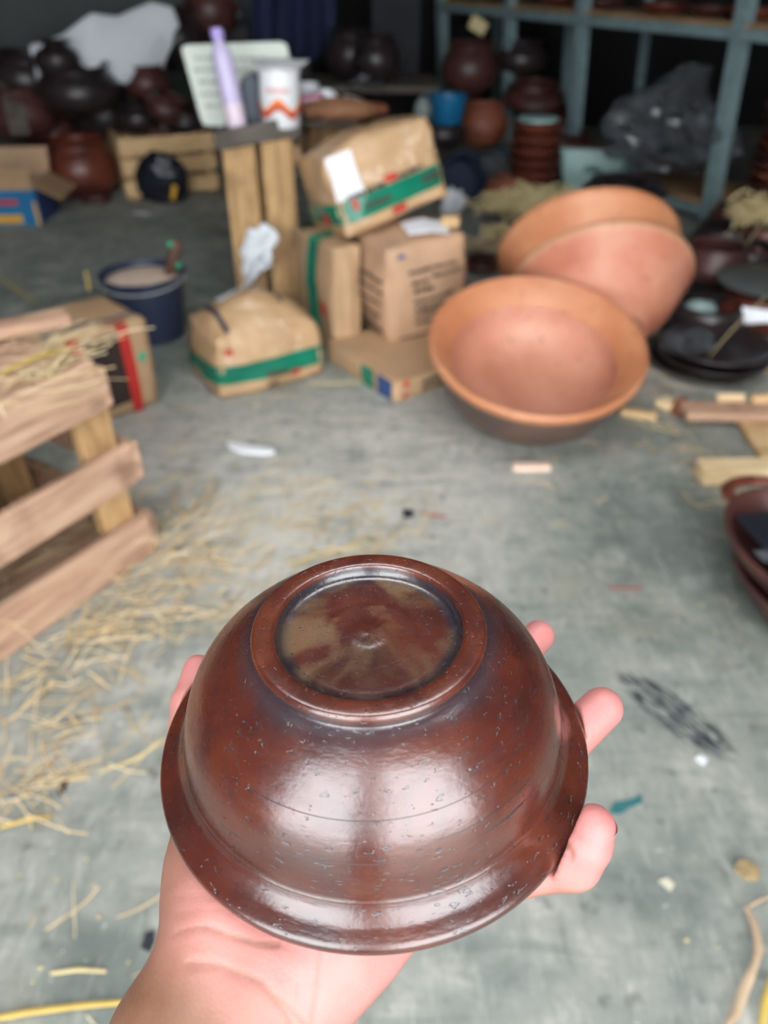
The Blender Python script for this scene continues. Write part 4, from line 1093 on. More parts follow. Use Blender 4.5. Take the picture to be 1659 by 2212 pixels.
# right side dark plates, lids and straw
q = G(1540, 822)
stack('clay_plate', 'plate', plate_mesh(0.155, 0.035, seed=12), (q.x, q.y+0.08, 0.0), 3, 0.026, ['clay_dark'], 'wide black clay plate', 'the low stack beside the pallet', 'low stack of black plates', 0.012, 5)
place('crumpled_film', film_lump(0.075, 0.06, 0.03, 72), 'film', 1485, 740, 0.08, 'crumpled film on the edge of the low black plate stack', 'film')
q = G(1640, 720)
stack('clay_pot_stacked', 'pot', pot_mesh(0.13, 0.12, 0.9, 0.6, seed=13, lip=0.95), (q.x+0.01, q.y+0.06, 0.0), 1, 0.1, ['clay_brown'], 'squat red-brown clay pot under a grey lid at the right edge', 'its stack', 'x', 0, 6, 'pot')
o = bpy.data.objects.get('clay_pot_stacked'); o.name = 'clay_pot'; o['label'] = 'squat red-brown clay pot under the grey lid at the right edge'; del o['group']
o = obj('clay_disc', lathe([(0, 0.0), (0.13, 0.0), (0.146, 0.008), (0.148, 0.016), (0.14, 0.022), (0.05, 0.028), (0, 0.028)], 40), simple('grey_clay', (92, 92, 90), (70, 72, 72), 8, 0.5), None, (q.x+0.005, q.y+0.06, 0.134)); tag(o, 'wide grey clay lid covering the squat pot at the right edge', 'lid')
o = obj('paper_strip', sheet([(-0.10, 0, 0.02), (0, -0.02, 0.012), (0.1, 0, 0.01)], [(-0.085, -0.015, -0.03), (0, -0.04, -0.012), (0.1, -0.02, -0.008)], 5, 12, 0.008, 6), 'paper', None, (q.x-0.02, q.y-0.085, 0.10)); tag(o, 'torn white paper strip around the squat pot at the right edge', 'paper')
o = obj('crumpled_film', crumple(0.05, 0.04, 0.028, 0.4, 2.2, 73, 3), simple('mint_film', (150, 170, 166), (130, 150, 148), 9, 0.4), None, (G(1512, 655, 0.1).x, G(1512, 655, 0.1).y, 0.08)); tag(o, 'pale mint film scrap left of the grey lid', 'film')
pot_at(1520, 700, 2.25, 0.12, 0.07, 'clay_dark', 'black clay dish under the pale mint film scrap', (0, 0, 0), 74, 0.9, 'clay_dish', 'dish')
for k, (u, v, y_, R_, hh, m_, lab) in enumerate(((1530, 610, 2.62, 0.12, 0.13, 'clay_plum', 'plum clay pot just right of the reddish terracotta bowl'), (1600, 590, 2.75, 0.14, 0.10, 'clay_dark', 'black clay pot under the hanging straw at the right edge'), (1560, 545, 2.95, 0.13, 0.10, 'clay_dark', 'black clay pot at the foot of the near rack post'), (1640, 560, 2.95, 0.14, 0.13, 'clay_brown', 'red-brown clay pot behind the hanging straw'), (1600, 500, 3.2, 0.14, 0.1, 'clay_plum', 'plum clay pot between the near rack post and the straw'), (1500, 560, 2.9, 0.10, 0.05, 'clay_plum', 'shallow plum clay dish at the foot of the near rack post'), (1660, 640, 2.6, 0.13, 0.12, 'clay_plum', 'plum clay pot behind the grey lid'))):
    pot_at(u, v, y_, R_, hh, m_, lab, (0, 0, 0), 80+k, 0.85)
tuft('straw_bundle', 1645, 472, 2.88, 'pale straw clump hanging over the pots at the right edge', 380, 0.05, 0.028, (0.05, 0.12), seed=8, am=0.5)
for (u0, v0, u1, v1, y_, lab) in ((1560, 515, 1625, 455, 2.85, 'flat pale straw blade sticking out from the straw clump'), (1598, 590, 1598, 470, 2.8, 'long straw blade hanging straight down from the straw clump'), (1600, 545, 1655, 470, 2.82, 'slanting straw blade hanging from the straw clump')):
    a_, b_ = A(u0, v0, y_), A(u1, v1, y_); c_ = (a_+b_)/2
    o = obj('dry_grass', tube([a_-c_, Vector((0, -.004, .004)), b_-c_], [0.003, 0.0045, 0.004], 6, 0.35), 'straw_pale', None, c_); tag(o, lab, 'straw')
a_, b_ = A(1515, 790, 1.95), A(1655, 640, 1.98); c_ = (a_+b_)/2
o = obj('dry_grass', tube([a_-c_, Vector((-0.005, 0, .004)), b_-c_], [0.0012, 0.002, 0.0014], 6, 0.4), 'straw_pale', None, c_); tag(o, 'long thin pale straw leaning across the black plates', 'straw')

# ------------------------------------------------------------------ pallet boards and offcuts
q0, q1 = G(1488, 912, 0.02), G(1700, 905, 0.02)
pal = thing('pallet', 'pale wooden pallet frame lying on the floor at the right edge', 'pallet', (q0.x, q0.y, 0))
def pboard(u0, v0, u1, v1, ztop, th, wd, mat, nm='board'):
    a_, b_ = G(u0, v0, ztop), G(u1, v1, ztop); L = (b_-a_).length
    obj(nm, box(L, wd, th, 0.003, wob=0.0012, seed=int(u0+v0)), mat, pal, ((a_.x+b_.x)/2-q0.x, (a_.y+b_.y)/2-q0.y, ztop-th/2), (0, 0, yaw_of(a_, b_)))
pboard(1478, 880, 1800, 882, 0.045, 0.022, 0.07, 'wood_old')
pboard(1515, 1004, 1800, 1000, 0.045, 0.040, 0.055, 'wood_cream')
a_, b_ = G(1640, 985, 0.022), G(1632, 880, 0.022)
obj('board', box(0.075, 0.23, 0.020, 0.003), 'wood_pale', pal, ((a_.x+b_.x)/2+0.01-q0.x, (a_.y+b_.y)/2-q0.y, 0.012), (0, 0, -0.06))
o = obj('wood_offcut', box(0.09, 0.03, 0.018, 0.005, 2), 'wood_pale', None, G(1380, 894, 0.01), (0, 0, -0.35)); tag(o, 'rounded pale wood offcut right of the front terracotta bowl', 'wood')
o = obj('wood_offcut', box(0.07, 0.02, 0.018, 0.003), 'wood_cream', None, G(1578, 858, 0.055), (0, 0, 0)); tag(o, 'small pinkish wood block lying on the far pallet board', 'wood')
o = obj('wood_offcut', box(0.06, 0.02, 0.02, 0.003), 'wood_pale', None, G(1648, 860, 0.055), (0, 0, 0.1)); tag(o, 'small orange wood block on the pallet board at the right edge', 'wood')
o = obj('wood_offcut', box(0.03, 0.03, 0.05, 0.004), MAT['clay_red'], None, G(1470, 880, 0.02), (0.2, 0, 0.4)); tag(o, 'reddish brown chunk at the left end of the far pallet board', 'wood')
o = obj('wood_offcut', box(0.045, 0.045, 0.02, 0.004), 'wood_cream', None, G(1440, 872, 0.012), (0, 0, 0.7)); tag(o, 'squarish pale wood chip behind the rounded offcut', 'wood')
o = obj('wood_offcut', box(0.03, 0.02, 0.10, 0.003), 'wood_tan', None, (G(1655, 800).x+0.01, G(1655, 800).y, 0.05)); tag(o, 'upright pale wooden stake beside the low plate stack', 'wood')

# ------------------------------------------------------------------ oval dishes at the right edge
def oval_dish(z, cx_, cy_, rot, label, s=1.0):
    t = thing('oval_dish', label, 'dish', (cx_, cy_, z), (0, 0, rot))
    pr = smooth_prof([(0, 0.004), (0.6, 0.0), (0.72, 0.01), (0.88, 0.035), (1.0, 0.062), (1.015, 0.07), (0.99, 0.075), (0.94, 0.066), (0.82, 0.035), (0.68, 0.018), (0, 0.014)], 3)
    obj('dish_body', lathe([(r_*0.165*s, z_) for r_, z_ in pr], 64, sx=0.80, sy=1.12), 'clay_plum', t)
    ring = [(0.062*s*math.cos(k*math.pi/12), 0.172*s+0.045*s*math.sin(k*math.pi/12), 0.072) for k in range(0, 13)]
    obj('handle', tube(ring, [0.013]*13, 10, 0.6), 'clay_brown', t)
    ring = [(x_, -y_, z_) for x_, y_, z_ in ring]
    obj('handle', tube(ring, [0.013]*13, 10, 0.6), 'clay_brown', t)
    return t
qd = G(1748, 1215, 0.09)
oval_dish(0.0, qd.x+0.015, qd.y-0.03, math.radians(8), 'dark clay oval dish at the right edge, lower of the two')
oval_dish(0.05, qd.x, qd.y, math.radians(10), 'dark clay oval dish with handle hole holding a black tray, upper of the two')
o = obj('black_tray', box(0.19, 0.25, 0.010, 0.003), 'black_slate', None, (qd.x+0.012, qd.y-0.005, 0.112), (0.0, 0.06, math.radians(10))); tag(o, 'flat black tray lying in the upper oval dish', 'tray')
q = G(1650, 1195, 0.125)
o = obj('grey_card', box(0.04, 0.03, 0.001, 0), simple('grey_label', (92, 94, 98), (80, 82, 86), 9, 0.7), None, (q.x+0.01, q.y, 0.120), (0, 0.06, 0.2)); tag(o, 'small grey label on the black tray', 'label')

# ------------------------------------------------------------------ litter on the floor
def scrap(name, u, v, outline, mat, label, th=0.002, rot=0.0, curl=0.0, cat='scrap', seed=0):
    q = G(u, v); o = obj(name, flat_piece(outline, th, seed, curl), mat, None, (q.x, q.y, 0.0006), (0, 0, rot)); return tag(o, label, cat)
scrap('porcelain_shard', 542, 972, [(-0.062, 0.022), (-0.03, 0.016), (0.05, -0.002), (0.06, -0.014), (0.04, -0.024), (-0.02, -0.018), (-0.05, 0.0)], 'plastic_white', 'white curved shard lying alone on the middle of the floor', 0.008, -0.05, 0, 'shard')
scrap('pink_chip', 1147, 1014, [(-0.042, 0.008), (-0.01, 0.012), (0.02, 0.007), (0.042, 0.012), (0.043, -0.008), (0.01, -0.008), (-0.02, -0.012), (-0.042, -0.008)], simple('pale_pink_wood', (232, 202, 182), (222, 190, 170), 20, 0.7), 'pale pink wood chip on the floor below the front terracotta bowl', 0.012, 0.0, 0, 'chip')
scrap('red_strip', 1352, 1272, [(-0.032, 0.004), (0.0, 0.007), (0.032, 0.003), (0.03, -0.006), (-0.03, -0.005)], simple('faded_red', (150, 112, 104), (136, 102, 94), 20, 0.8), 'faded red strip on the floor left of the oval dishes', 0.002, 0.0)
scrap('red_strip', 935, 1113, [(-0.03, 0.006), (0.0, 0.002), (0.03, 0.002), (0.028, -0.006), (-0.005, -0.008)], simple('faded_pink_red', (170, 112, 104), (150, 100, 92), 20, 0.8), 'small faded pink strip on the floor above the held bowl', 0.002, -0.2)
scrap('dark_chip', 882, 1112, [(-0.012, 0.012), (0.012, 0.008), (0.010, -0.010), (-0.010, -0.012)], 'dark_stone', 'small dark chip beside the faded pink strip', 0.006)
scrap('teal_flake', 1352, 1740, [(-0.026, -0.012), (-0.016, 0.004), (0.006, 0.008), (0.026, 0.016), (0.024, 0.004), (0.004, -0.004), (-0.012, -0.014)], 'teal_bit', 'teal paint flake on the floor right of the thumb', 0.0008)
scrap('dark_chip', 322, 2036, [(-0.006, 0.010), (0.004, 0.012), (0.007, 0.0), (0.004, -0.011), (-0.007, -0.008)], 'dark_stone', 'small black chip on the floor left of the wrist', 0.004)
scrap('dark_chip', 137, 1700, [(-0.004, 0.014), (0.003, 0.016), (0.005, -0.008), (0.0, -0.016), (-0.005, -0.006)], 'dark_stone', 'slim black sliver on the floor left of the held bowl', 0.003)
scrap('clay_clod', 1610, 1885, [(-0.014, 0.004), (-0.006, 0.012), (0.008, 0.010), (0.016, 0.0), (0.010, -0.012), (-0.006, -0.010)], simple('tan_clod', (176, 152, 112), (134, 112, 80), 90, 0.9), 'small tan clod on the floor near the right edge', 0.010)
scrap('white_crumb', 1515, 1645, [(-0.008, 0.004), (0.0, 0.008), (0.008, 0.0), (0.0, -0.008)], 'paper', 'white crumb at the end of the black scuff mark', 0.005)
scrap('yellow_chip', 1440, 1912, [(-0.009, 0.005), (0.003, 0.009), (0.010, 0.0), (0.002, -0.009)], simple('cream_chip', (206, 200, 178), (196, 190, 168), 30, 0.8), 'cream chip on the floor below the thumb', 0.002)
r = random.Random(21)
for k in range(26):
    pass
# yellow crumbs: too small and many to tell apart
verts, faces = [], []
for (u0, u1, v0, v1, n) in ((1250, 1600, 1150, 1420, 18), (40, 340, 1750, 2150, 12), (1250, 1640, 1650, 2200, 8), (600, 1200, 1000, 1180, 20), (1200, 1640, 950, 1150, 14)):
    for _ in range(n):
        q = G(r.uniform(u0, u1), r.uniform(v0, v1)); s_ = r.uniform(0.0012, 0.0036); b_ = len(verts)
        for dx, dy, dz in ((1, 0, .3), (0, 1, .3), (-1, 0, .3), (0, -1, .3), (0, 0, 1), (0, 0, 0)): verts.append((q.x+dx*s_*r.uniform(.7, 1.3), q.y+dy*s_*r.uniform(.7, 1.3), dz*s_*0.8))
        for i in range(4): faces += [(b_+i, b_+(i+1) % 4, b_+4), (b_+(i+1) % 4, b_+i, b_+5)]
o = obj('floor_crumbs', mesh('crumbs', verts, faces, False), simple('yellow_crumb', (200, 184, 140), (180, 164, 124), 20, 0.8)); tag(o, 'tiny yellowish crumbs scattered over the concrete floor', 'crumbs', kind='stuff')

# straw over the floor: heaps along the crate, thin elsewhere
S_ = []
def ss(u, v, su, n, am=0.6, asp=0.8, l=(0.03, 0.11), zs=0.004, sv=None):
    n = int(n*(0.75 if v < 1350 else 0.32))
    q = G(u, v); e = G(u+su, v); f_ = G(u, v-(sv or su))
    S_.append((q.x, q.y, abs(e.x-q.x), abs(f_.y-q.y), am, asp, n, l[0], l[1], 0.0, zs))
ss(400, 1140, 40, 60, 0.9, 0.6, zs=0.012); ss(440, 1200, 45, 60, 0.5, 0.7, zs=0.008); ss(330, 1270, 60, 90, 0.7, 0.7, zs=0.010)
ss(250, 1330, 60, 90, 0.6, 0.8, zs=0.010); ss(160, 1400, 60, 90, 0.7, 0.8, zs=0.012); ss(70, 1460, 50, 90, 0.8, 0.8, zs=0.012)
ss(380, 1360, 70, 50, 0.2, 0.7); ss(120, 1560, 70, 60, 0.2, 0.9, zs=0.006); ss(30, 1620, 50, 60, 0.5, 0.9, zs=0.008); ss(40, 1720, 40, 70, 0.4, 1.0, zs=0.012)
ss(200, 1640, 90, 34, 0.8, 0.9); ss(560, 1150, 90, 46, 0.4, 0.6); ss(700, 1130, 70, 46, 0.5, 0.6); ss(820, 1160, 60, 24, 0.6, 0.6)
ss(600, 1010, 120, 26, 0.3, 0.8, (0.02, 0.07)); ss(250, 1900, 120, 22, 0.7, 1.0, (0.02, 0.07)); ss(150, 2050, 120, 18, 0.3, 0.9, (0.02, 0.08))
ss(1520, 950, 40, 40, 2.2, 0.5, (0.03, 0.1), 0.008, 50); ss(1540, 1060, 45, 36, 0.2, 0.6, (0.03, 0.10)); ss(1420, 870, 50, 34, 2.4, 0.7)
ss(1250, 1020, 150, 18, 0.2, 0.9, (0.015, 0.05)); ss(400, 960, 60, 16, 0.2, 0.5); ss(1200, 980, 60, 14, 0.2, 0.6, (0.02, 0.05))
ss(560, 830, 60, 4, 0.2, 0.6, (0.02, 0.06)); ss(760, 1240, 90, 30, 0.5, 0.5); ss(500, 1290, 60, 30, 0.3, 0.8)
o = obj('floor_straw', straw_mesh(S_, 11), 'straw'); tag(o, 'loose dry straw strewn over the concrete floor along the wooden crate', 'straw', kind='stuff')
def stalk(name, pix, rad, mat, label, z=0.004, flat=0.5):
    P_ = [G(u, v, z) for u, v in pix]; c_ = sum(P_, Vector())/len(P_)
    o = obj(name, tube([p_-c_ for p_ in P_], rad, 8, flat), mat, None, c_); return tag(o, label, 'straw')
stalk('straw_stalk', [(-40, 2204), (60, 2186), (170, 2172), (300, 2162)], [0.0035, 0.004, 0.0036, 0.0028], 'straw_yellow', 'thick yellow straw stalk at the lower left corner', 0.006)
stalk('dry_leaf', [(1612, 1960), (1632, 2000), (1640, 2050), (1632, 2080), (1606, 2140), (1590, 2190), (1560, 2230)], [0.003, 0.0045, 0.0055, 0.004, 0.006, 0.005, 0.002], 'leaf_dry', 'long bent dry pinkish leaf at the lower right', 0.012, 0.3)
stalk('dry_leaf', [(1668, 2110), (1655, 2160), (1645, 2230)], [0.003, 0.005, 0.004], 'straw_yellow', 'yellow dry leaf cut by the lower right corner', 0.01, 0.4)
stalk('dry_leaf', [(1612, 1962), (1640, 1945), (1668, 1935)], [0.002, 0.0022, 0.002], 'leaf_dry', 'thin dry stem branching right from the bent leaf', 0.01, 0.6)
stalk('straw_stalk', [(215, 1668), (290, 1640), (360, 1595)], [0.002, 0.0035, 0.002], 'straw_pale', 'pale straw just left of the held bowl', 0.004)
stalk('straw_stalk', [(0, 1786), (60, 1770), (110, 1762)], [0.003, 0.0035, 0.002], 'straw_yellow', 'yellow straw at the left edge beside the held bowl', 0.005)
stalk('straw_stalk', [(0, 600), (40, 628), (80, 655)], [0.004, 0.005, 0.003], 'straw_yellow', 'yellow straw on the dark floor at the left above the crate', 0.004)
stalk('straw_stalk', [(665, 832), (730, 828), (790, 824)], [0.003, 0.004, 0.003], 'straw_pale', 'pale straw lying between the lone parcel and the stack', 0.004)
stalk('straw_stalk', [(620, 1215), (720, 1190), (800, 1170)], [0.003, 0.004, 0.003], 'straw_pale', 'pale straw just behind the foot of the held bowl', 0.005)
stalk('straw_stalk', [(110, 2102), (170, 2094), (230, 2098)], [0.0025, 0.003, 0.002], 'straw_pale', 'short whitish straw left of the wrist', 0.004)

# ------------------------------------------------------------------ the held bowl
th_b, ph_b = 0.96698, -0.02693
Xc = np.array([-0.003704, 0.082882, 0.284682])
O_b = CAM+Xc[0]*RT-Xc[1]*UPV+Xc[2]*FW
n_b = math.sin(ph_b)*RT+math.sin(th_b)*math.cos(ph_b)*UPV-math.cos(th_b)*math.cos(ph_b)*FW
n_b = n_b/np.linalg.norm(n_b)
a_b = RT-n_b*np.dot(RT, n_b); a_b /= np.linalg.norm(a_b)
b_b = np.cross(n_b, a_b)
MB = Matrix(((a_b[0], b_b[0], n_b[0], O_b[0]), (a_b[1], b_b[1], n_b[1], O_b[1]), (a_b[2], b_b[2], n_b[2], O_b[2]), (0, 0, 0, 1)))
def HP(u, v, c):                       # the bowl's own frame: x right, y away, z up along its axis; rim plane z = 0
    d = ray(u, v); t = (np.dot(O_b+c*n_b-CAM, n_b))/np.dot(d, n_b)
    P = CAM+t*d-O_b
    return np.array([np.dot(P, a_b), np.dot(P, b_b), c])

def bowl_clay():
    t = NT('burnished_reddish_clay')
    tc = t.new('ShaderNodeTexCoord'); sx = t.new('ShaderNodeSeparateXYZ'); t.link(tc.outputs['Object'], sx.inputs[0])
    ang_ = t.math('ARCTAN2', sx.outputs[1], sx.outputs[0])
    rad_ = t.math('SQRT', t.math('ADD', t.math('POWER', sx.outputs[0], 2.0), t.math('POWER', sx.outputs[1], 2.0)))
    # coordinates running around the pot: x = angle, y = radius, z = height
    cb = t.new('ShaderNodeCombineXYZ'); t.link(t.math('MULTIPLY', ang_, 0.045), cb.inputs[0]); t.link(rad_, cb.inputs[1]); t.link(sx.outputs[2], cb.inputs[2])
    mp = t.new('ShaderNodeMapping'); mp.inputs['Scale'].default_value = (0.35, 1, 1); t.link(cb.outputs[0], mp.inputs['Vector']); turn = mp.outputs[0]
    ob = tc.outputs['Object']
    big = t.noise(ob, 26, 5, 0.6, 0.6); mid = t.noise(ob, 85, 4, 0.6)
    col = t.ramp(big, [(0.26, lin((48, 25, 23))), (0.45, lin((74, 32, 25))), (0.60, lin((88, 40, 26))), (0.78, lin((66, 34, 29)))])
    ln_ = t.noise(turn, 260, 5, 0.65)
    col = t.mix(t.math('MULTIPLY', t.mask(ln_, 0.52, 0.72), 0.35), col, lin((66, 42, 40)))
    # blue-black rings in the foot recess and the groove around the foot
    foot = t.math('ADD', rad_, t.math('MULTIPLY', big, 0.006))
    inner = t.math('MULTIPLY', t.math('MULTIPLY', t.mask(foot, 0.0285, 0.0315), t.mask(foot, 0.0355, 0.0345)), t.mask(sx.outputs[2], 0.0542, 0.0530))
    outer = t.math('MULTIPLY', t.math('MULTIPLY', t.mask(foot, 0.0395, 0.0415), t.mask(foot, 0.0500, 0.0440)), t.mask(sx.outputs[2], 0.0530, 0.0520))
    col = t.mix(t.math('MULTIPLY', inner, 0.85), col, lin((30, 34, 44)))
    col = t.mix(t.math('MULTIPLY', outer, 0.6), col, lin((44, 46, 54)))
    # olive-brown firing cloud across the base
    cloud = t.noise(ob, 34, 3, 0.5, 0.8)
    base_m = t.math('MULTIPLY', t.mask(sx.outputs[2], 0.047, 0.0495), t.mask(rad_, 0.031, 0.027))
    col = t.mix(t.math('MULTIPLY', t.math('MULTIPLY', base_m, t.mask(cloud, 0.46, 0.6)), 0.6), col, lin((122, 98, 70)))
    # orange wear on the foot ring and rim lip
    ring_m = t.math('MULTIPLY', t.mask(sx.outputs[2], 0.0528, 0.0542), t.mask(mid, 0.35, 0.6))
    col = t.mix(t.math('MULTIPLY', ring_m, 0.5), col, lin((104, 48, 26)))
    # pits and specks
    mp2 = t.new('ShaderNodeMapping'); mp2.inputs['Scale'].default_value = (0.55, 1, 1); t.link(cb.outputs[0], mp2.inputs['Vector'])
    p1 = t.noise(mp2.outputs[0], 620, 2, 0.5); p2 = t.noise(mp2.outputs[0], 260, 3, 0.6)
    zone = t.noise(ob, 40, 3)
    pits = t.math('MAXIMUM', t.mask(t.math('ADD', p1, t.math('MULTIPLY', zone, 0.22)), 0.765, 0.80), t.mask(t.math('ADD', p2, t.math('MULTIPLY', zone, 0.15)), 0.775, 0.80))
    col = t.mix(t.math('MULTIPLY', pits, 0.7), col, lin((44, 40, 44)))
    # turning lines
    hgt = t.math('ADD', t.math('MULTIPLY', ln_, 0.35), t.math('MULTIPLY', mid, 0.35))
    hgt = t.math('SUBTRACT', hgt, t.math('MULTIPLY', pits, 0.35))
    hgt = t.math('ADD', hgt, t.math('MULTIPLY', t.noise(ob, 300, 3), 0.22))
    t.bump(hgt, 0.42, 0.0009)
    ro = t.ramp(t.math('ADD', t.math('MULTIPLY', mid, 0.5), t.math('MULTIPLY', ln_, 0.5)), [(0.3, (0.2,)*3), (0.7, (0.33,)*3)])
    return t.set(col, ro, IOR=1.85, Coat_Weight=0.25, Coat_Roughness=0.2)
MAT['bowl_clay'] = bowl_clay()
wall = smooth_prof([(0.0690, 0.0085), (0.0683, 0.0100), (0.0678, 0.0135), (0.0664, 0.0200), (0.0636, 0.0280), (0.0588, 0.0358), (0.0520, 0.0428), (0.0450, 0.0480), (0.0408, 0.0503), (0.0396, 0.0512)], 6)
rim_p = smooth_prof([(0.0640, 0.0), (0.0700, -0.0040), (0.0755, -0.0048), (0.0778, -0.0036), (0.0785, -0.0012), (0.0779, 0.0006), (0.0760, 0.0018), (0.0730, 0.0034), (0.0706, 0.0056), (0.0693, 0.0078), (0.0690, 0.0085)], 5)
foot_p = smooth_prof([(0.0396, 0.0512), (0.0395, 0.0530), (0.0390, 0.0543), (0.0378, 0.0550), (0.0345, 0.0551), (0.0325, 0.0548), (0.0317, 0.0540)], 5)
base_p = smooth_prof([(0.0317, 0.0540), (0.0308, 0.0518), (0.0292, 0.0506), (0.0265, 0.0503), (0.0240, 0.0504), (0.0160, 0.0502), (0.0157, 0.0504), (0.0080, 0.0503), (0.0050, 0.0507), (0.0025, 0.0508), (0.0, 0.0508)], 5)
ins_p = smooth_prof([(0.0640, 0.0), (0.0618, 0.0120), (0.0580, 0.0260), (0.0500, 0.0370), (0.0360, 0.0435), (0.0180, 0.0450), (0.0, 0.0452)], 4)
hb = thing('clay_bowl', 'dark reddish-brown burnished clay bowl held upside down in the hand', 'bowl')
hb.matrix_world = MB
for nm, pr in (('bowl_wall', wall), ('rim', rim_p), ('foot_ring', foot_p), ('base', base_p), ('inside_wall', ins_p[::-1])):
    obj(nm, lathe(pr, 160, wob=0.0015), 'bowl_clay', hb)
def groove(r_, z_, a0, a1, w_):
    v, f = [], []
    n = 60
    for i in range(n+1):
        a_ = a0+(a1-a0)*i/n; ww = w_*min(1, 6*min(i/n, 1-i/n)+0.1)
        dz, dr = ww*0.75, -ww*0.65
        for s_ in (-1, 1): v.append(((r_+s_*dr+0.00008)*math.cos(a_), (r_+s_*dr+0.00008)*math.sin(a_), z_+s_*dz+0.00008))
    for i in range(n): f.append((2*i, 2*i+2, 2*i+3, 2*i+1))
    return mesh('groove', v, f)
MAT['scratch'] = simple('dark_scratch', (48, 44, 48), (40, 38, 42), 40, 0.4)
def wall_z(r_):
    for (r0, z0), (r1, z1) in zip(wall[:-1], wall[1:]):
        if r1 <= r_ <= r0: return z0+(z1-z0)*(r0-r_)/(r0-r1+1e-9)
for (r_, a0, a1, w_) in ((0.0595, -2.25, -0.75, 0.00010), (0.0640, -1.25, -0.62, 0.00009), (0.0655, -2.0, -1.3, 0.00007), (0.0656, -1.02, -0.76, 0.00028)):
    obj('scratch', groove(r_, wall_z(r_), a0, a1, w_), 'scratch', hb)

# ------------------------------------------------------------------ the hand that holds it
def surface_nets(val, lo, step):
    nx, ny, nz = val.shape
    inside = val < 0
    cnt = np.zeros((nx-1, ny-1, nz-1), np.int16); acc = np.zeros((nx-1, ny-1, nz-1, 3), np.float32)
    def sl(i, j, k): return (slice(i, nx-1+i), slice(j, ny-1+j), slice(k, nz-1+k))
    corners = [(i, j, k) for i in (0, 1) for j in (0, 1) for k in (0, 1)]
    for c0 in corners:
        for ax in range(3):
            if c0[ax]: continue
            c1 = list(c0); c1[ax] = 1
            A0, B0 = val[sl(*c0)], val[sl(*c1)]
            m = (A0 < 0) != (B0 < 0)
            if not m.any(): continue
            t = A0[m]/(A0[m]-B0[m])
            p = np.tile(np.array(c0, np.float32), (len(t), 1)); p[:, ax] += t
            acc[m] += p; cnt[m] += 1
    act = cnt > 0
    idx = -np.ones(cnt.shape, np.int64); idx[act] = np.arange(act.sum())
    ijk = np.argwhere(act)
    V = (ijk+acc[act]/cnt[act][:, None])*step+lo
    F = []
    for ax in range(3):
        o1, o2 = (ax+1) % 3, (ax+2) % 3
        s0 = [slice(None)]*3; s1 = [slice(None)]*3
        s0[ax] = slice(0, -1); s1[ax] = slice(1, None)
        m = inside[tuple(s0)] != inside[tuple(s1)]
        E = np.argwhere(m)
        sh = np.array(cnt.shape)
        ok = (E[:, o1] > 0) & (E[:, o2] > 0) & (E[:, o1] < sh[o1]) & (E[:, o2] < sh[o2]) & (E[:, ax] < sh[ax])
        E = E[ok]
        q = []
        for d1, d2 in ((-1, -1), (0, -1), (0, 0), (-1, 0)):
            e = E.copy(); e[:, o1] += d1; e[:, o2] += d2
            q.append(idx[e[:, 0], e[:, 1], e[:, 2]])
        Q = np.stack(q, 1)
        flip = ~inside[E[:, 0], E[:, 1], E[:, 2]]
        Q[flip] = Q[flip][:, ::-1]
        F.append(Q)
    return V, np.concatenate(F)

STEP = 0.001
LO = np.array([-0.150, -0.215, -0.135], np.float32); HI = np.array([0.108, 0.085, 0.028], np.float32)
NX, NY, NZ = [int(x) for x in np.ceil((HI-LO)/STEP)]
gx = (LO[0]+STEP*np.arange(NX)).astype(np.float32); gy = (LO[1]+STEP*np.arange(NY)).astype(np.float32); gz = (LO[2]+STEP*np.arange(NZ)).astype(np.float32)
def cone_field(field, p0, p1, r0, r1, k):
    p0 = np.asarray(p0, np.float32); p1 = np.asarray(p1, np.float32); m = max(r0, r1)+3*k+0.006
    lo_ = np.minimum(p0, p1)-m; hi_ = np.maximum(p0, p1)+m
    i0 = np.clip(((lo_-LO)/STEP).astype(int), 0, None); i1 = np.clip(((hi_-LO)/STEP).astype(int)+2, None, [NX, NY, NZ])
    if (i1 <= i0).any(): return
    X = gx[i0[0]:i1[0], None, None]; Y = gy[None, i0[1]:i1[1], None]; Z = gz[None, None, i0[2]:i1[2]]
    ab = p1-p0; L2 = float(ab @ ab)+1e-12
    t = np.clip(((X-p0[0])*ab[0]+(Y-p0[1])*ab[1]+(Z-p0[2])*ab[2])/L2, 0, 1)
    d = np.sqrt((X-p0[0]-t*ab[0])**2+(Y-p0[1]-t*ab[1])**2+(Z-p0[2]-t*ab[2])**2)-(r0+t*(r1-r0))
    s = (slice(i0[0], i1[0]), slice(i0[1], i1[1]), slice(i0[2], i1[2]))
    f = field[s]
    hh = np.clip(0.5+0.5*(f-d)/k, 0, 1)
    field[s] = f*(1-hh)+d*hh-k*hh*(1-hh)
def chain(pts, rads, k):
    f = np.full((NX, NY, NZ), 0.05, np.float32)
    for i in range(len(pts)-1): cone_field(f, pts[i], pts[i+1], rads[i], rads[i+1], k)
    return f
def smin(f, g, k):
    h = np.clip(0.5+0.5*(f-g)/k, 0, 1); return f*(1-h)+g*h-k*h*(1-h)
mm = 0.001
W1 = HP(492, 2075, -0.034); W2 = HP(610, 2120, -0.036)
F1 = HP(420, 2255, -0.046); F2 = HP(545, 2280, -0.050)
E1 = F1+(F1-W1)*1.1; E2 = F2+(F2-W2)*1.1
kn = {'little': HP(440, 1760, -0.018), 'ring': HP(580, 1690, -0.022), 'middle': HP(740, 1700, -0.024), 'index': HP(900, 1780, -0.024)}
palm = chain([E1, F1, W1, HP(505, 1990, -0.027)], [27*mm, 25*mm, 20.5*mm, 20*mm], 10*mm)
